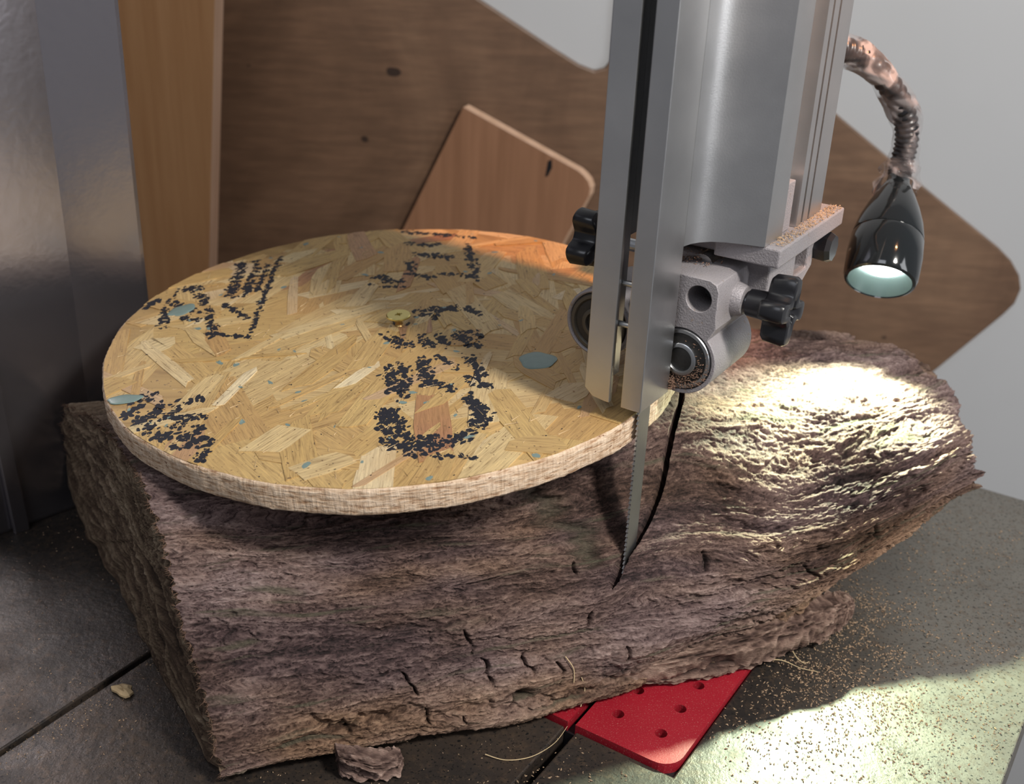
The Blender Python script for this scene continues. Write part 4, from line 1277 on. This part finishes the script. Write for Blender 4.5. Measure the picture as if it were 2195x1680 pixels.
fibre([(0.1100, 0.4100, 0.003), (0.1230, 0.4120, 0.0035), (0.1320, 0.4090, 0.0020), (0.1400, 0.4085, 0.0006)], 0.00028, 'pale root fibre on the table right of the red plate')
fibre([(0.1300, 0.4200, 0.004), (0.1320, 0.4160, 0.0020), (0.1350, 0.4140, 0.0008), (0.1375, 0.4150, 0.0010)], 0.00026, 'short hooked root fibre under the torn log end')
fibre([(-0.0042, 0.3480, 0.0012), (0.0040, 0.3460, 0.0006), (0.0140, 0.3485, 0.0006), (0.0230, 0.3560, 0.0010), (0.0284, 0.3640, 0.0030)], 0.00022, 'long thin root fibre curling over the blade slot below the log')
frs = [((0.163, 0.019), (0.167, 0.012), (0.1665, 0.006)), ((0.156, 0.030), (0.159, 0.024), (0.160, 0.018)), ((0.115, 0.013), (0.113, 0.006), (0.1135, 0.0)), ((0.136, 0.012), (0.134, 0.004), (0.136, -0.002 + 0.003))]
for q in frs[:2]:
    pts_ = []
    for u_, z_ in q:
        i_ = int((u_ - 0.0) / 0.41 * NS); col_ = P[i_, :int(tk[6])]
        k_ = int(np.argmin(np.abs(col_[:, 2] - z_) + 0.3 * np.abs(np.arange(len(col_)) < tk[2]) * .01)); p_ = col_[k_] + nr[i_, k_] * 0.0009
        pts_.append(tuple(p_))
    V, F = tube(spline(pts_, 8), 0.00022, 6)
    mk('clinging_fibre', V, F, M['fibre'], log)

# ------------------------------------------------------------------ things and dust lying on the table
def flake(cx, cy, r, seed, label, rot=0.0, el=1.5, thick=0.0009, cat='wood chip'):
    rs = random.Random(seed); n_ = 14; V = []
    for s, z_ in ((1.0, 0.0004), (0.97, 0.0004 + thick), (0.55, 0.0008 + thick * 1.6), (0.02, 0.0006 + thick * 1.4)):
        rs2 = random.Random(seed)
        for i in range(n_):
            t_ = 2 * PI * i / n_; q = r * s * rs2.uniform(.72, 1.2)
            x_, y_ = q * el * math.cos(t_), q / el * math.sin(t_)
            V.append(Vector((cx + x_ * math.cos(rot) - y_ * math.sin(rot), cy + x_ * math.sin(rot) + y_ * math.cos(rot), z_ + rs2.uniform(0, .0004))))
    F = [[k * n_ + i, k * n_ + (i + 1) % n_, (k + 1) * n_ + (i + 1) % n_, (k + 1) * n_ + i] for k in range(3) for i in range(n_)] + [list(range(n_))[::-1], [3 * n_ + i for i in range(n_)]]
    return mk('wood_chip', V, F, M['chip'], smooth=40, label=label, cat=cat)


flake(-0.1555, 0.3761, 0.0042, 4, 'pale curled wood chip beside the left table slot', rot=-0.5, el=1.35)
fpatch = []
random.seed(17)
pits = field(256, 256, 22, 22, 90, 1.6)


def dens(x, y):
    k = pits[int(x * 900) % 256, int(y * 900) % 256]
    return k


tries = 0
while len(fpatch) < 5200 and tries < 200000:
    tries += 1
    a_ = random.uniform(0.26, 0.60); b_ = random.uniform(-0.17, -0.018)
    if 0.326 < a_ < 0.432 and b_ < -0.121: continue
    p_ = W(a_, b_)
    wgt = 0.10 + 0.9 * math.exp(-(((a_ - 0.44) / 0.055) ** 2 + ((b_ + 0.092) / 0.032) ** 2)) + 0.22 * math.exp(-(((a_ - 0.40) / 0.07) ** 2 + ((b_ + 0.05) / 0.05) ** 2))
    if random.random() < wgt * (0.55 + 0.45 * dens(p_.x, p_.y)):
        fpatch.append((p_.x, p_.y, 0.0002))
grains(fpatch, 0.00062, 'table_sawdust', None, M['dust'], label='tan sawdust scattered on the right part of the table beyond the red plate', cat='sawdust')
fp2 = []
while len(fp2) < 1500:
    a_ = random.uniform(0.16, 0.36); b_ = random.uniform(-0.47, -0.17)
    p_ = W(a_, b_)
    w_ = 0.15 + 0.85 * math.exp(-((b_ + 0.337) / 0.007) ** 2) * (b_ > -0.3395)
    if -0.3422 < b_ < -0.3392: continue
    if random.random() < w_ * (0.6 + 0.4 * dens(p_.x, p_.y)): fp2.append((p_.x, p_.y, 0.0005 if b_ < -0.34 else 0.0001))
grains(fp2, 0.00045, 'table_sawdust', None, M['dust'], label='thin yellowish dust along the left table slot', cat='sawdust')
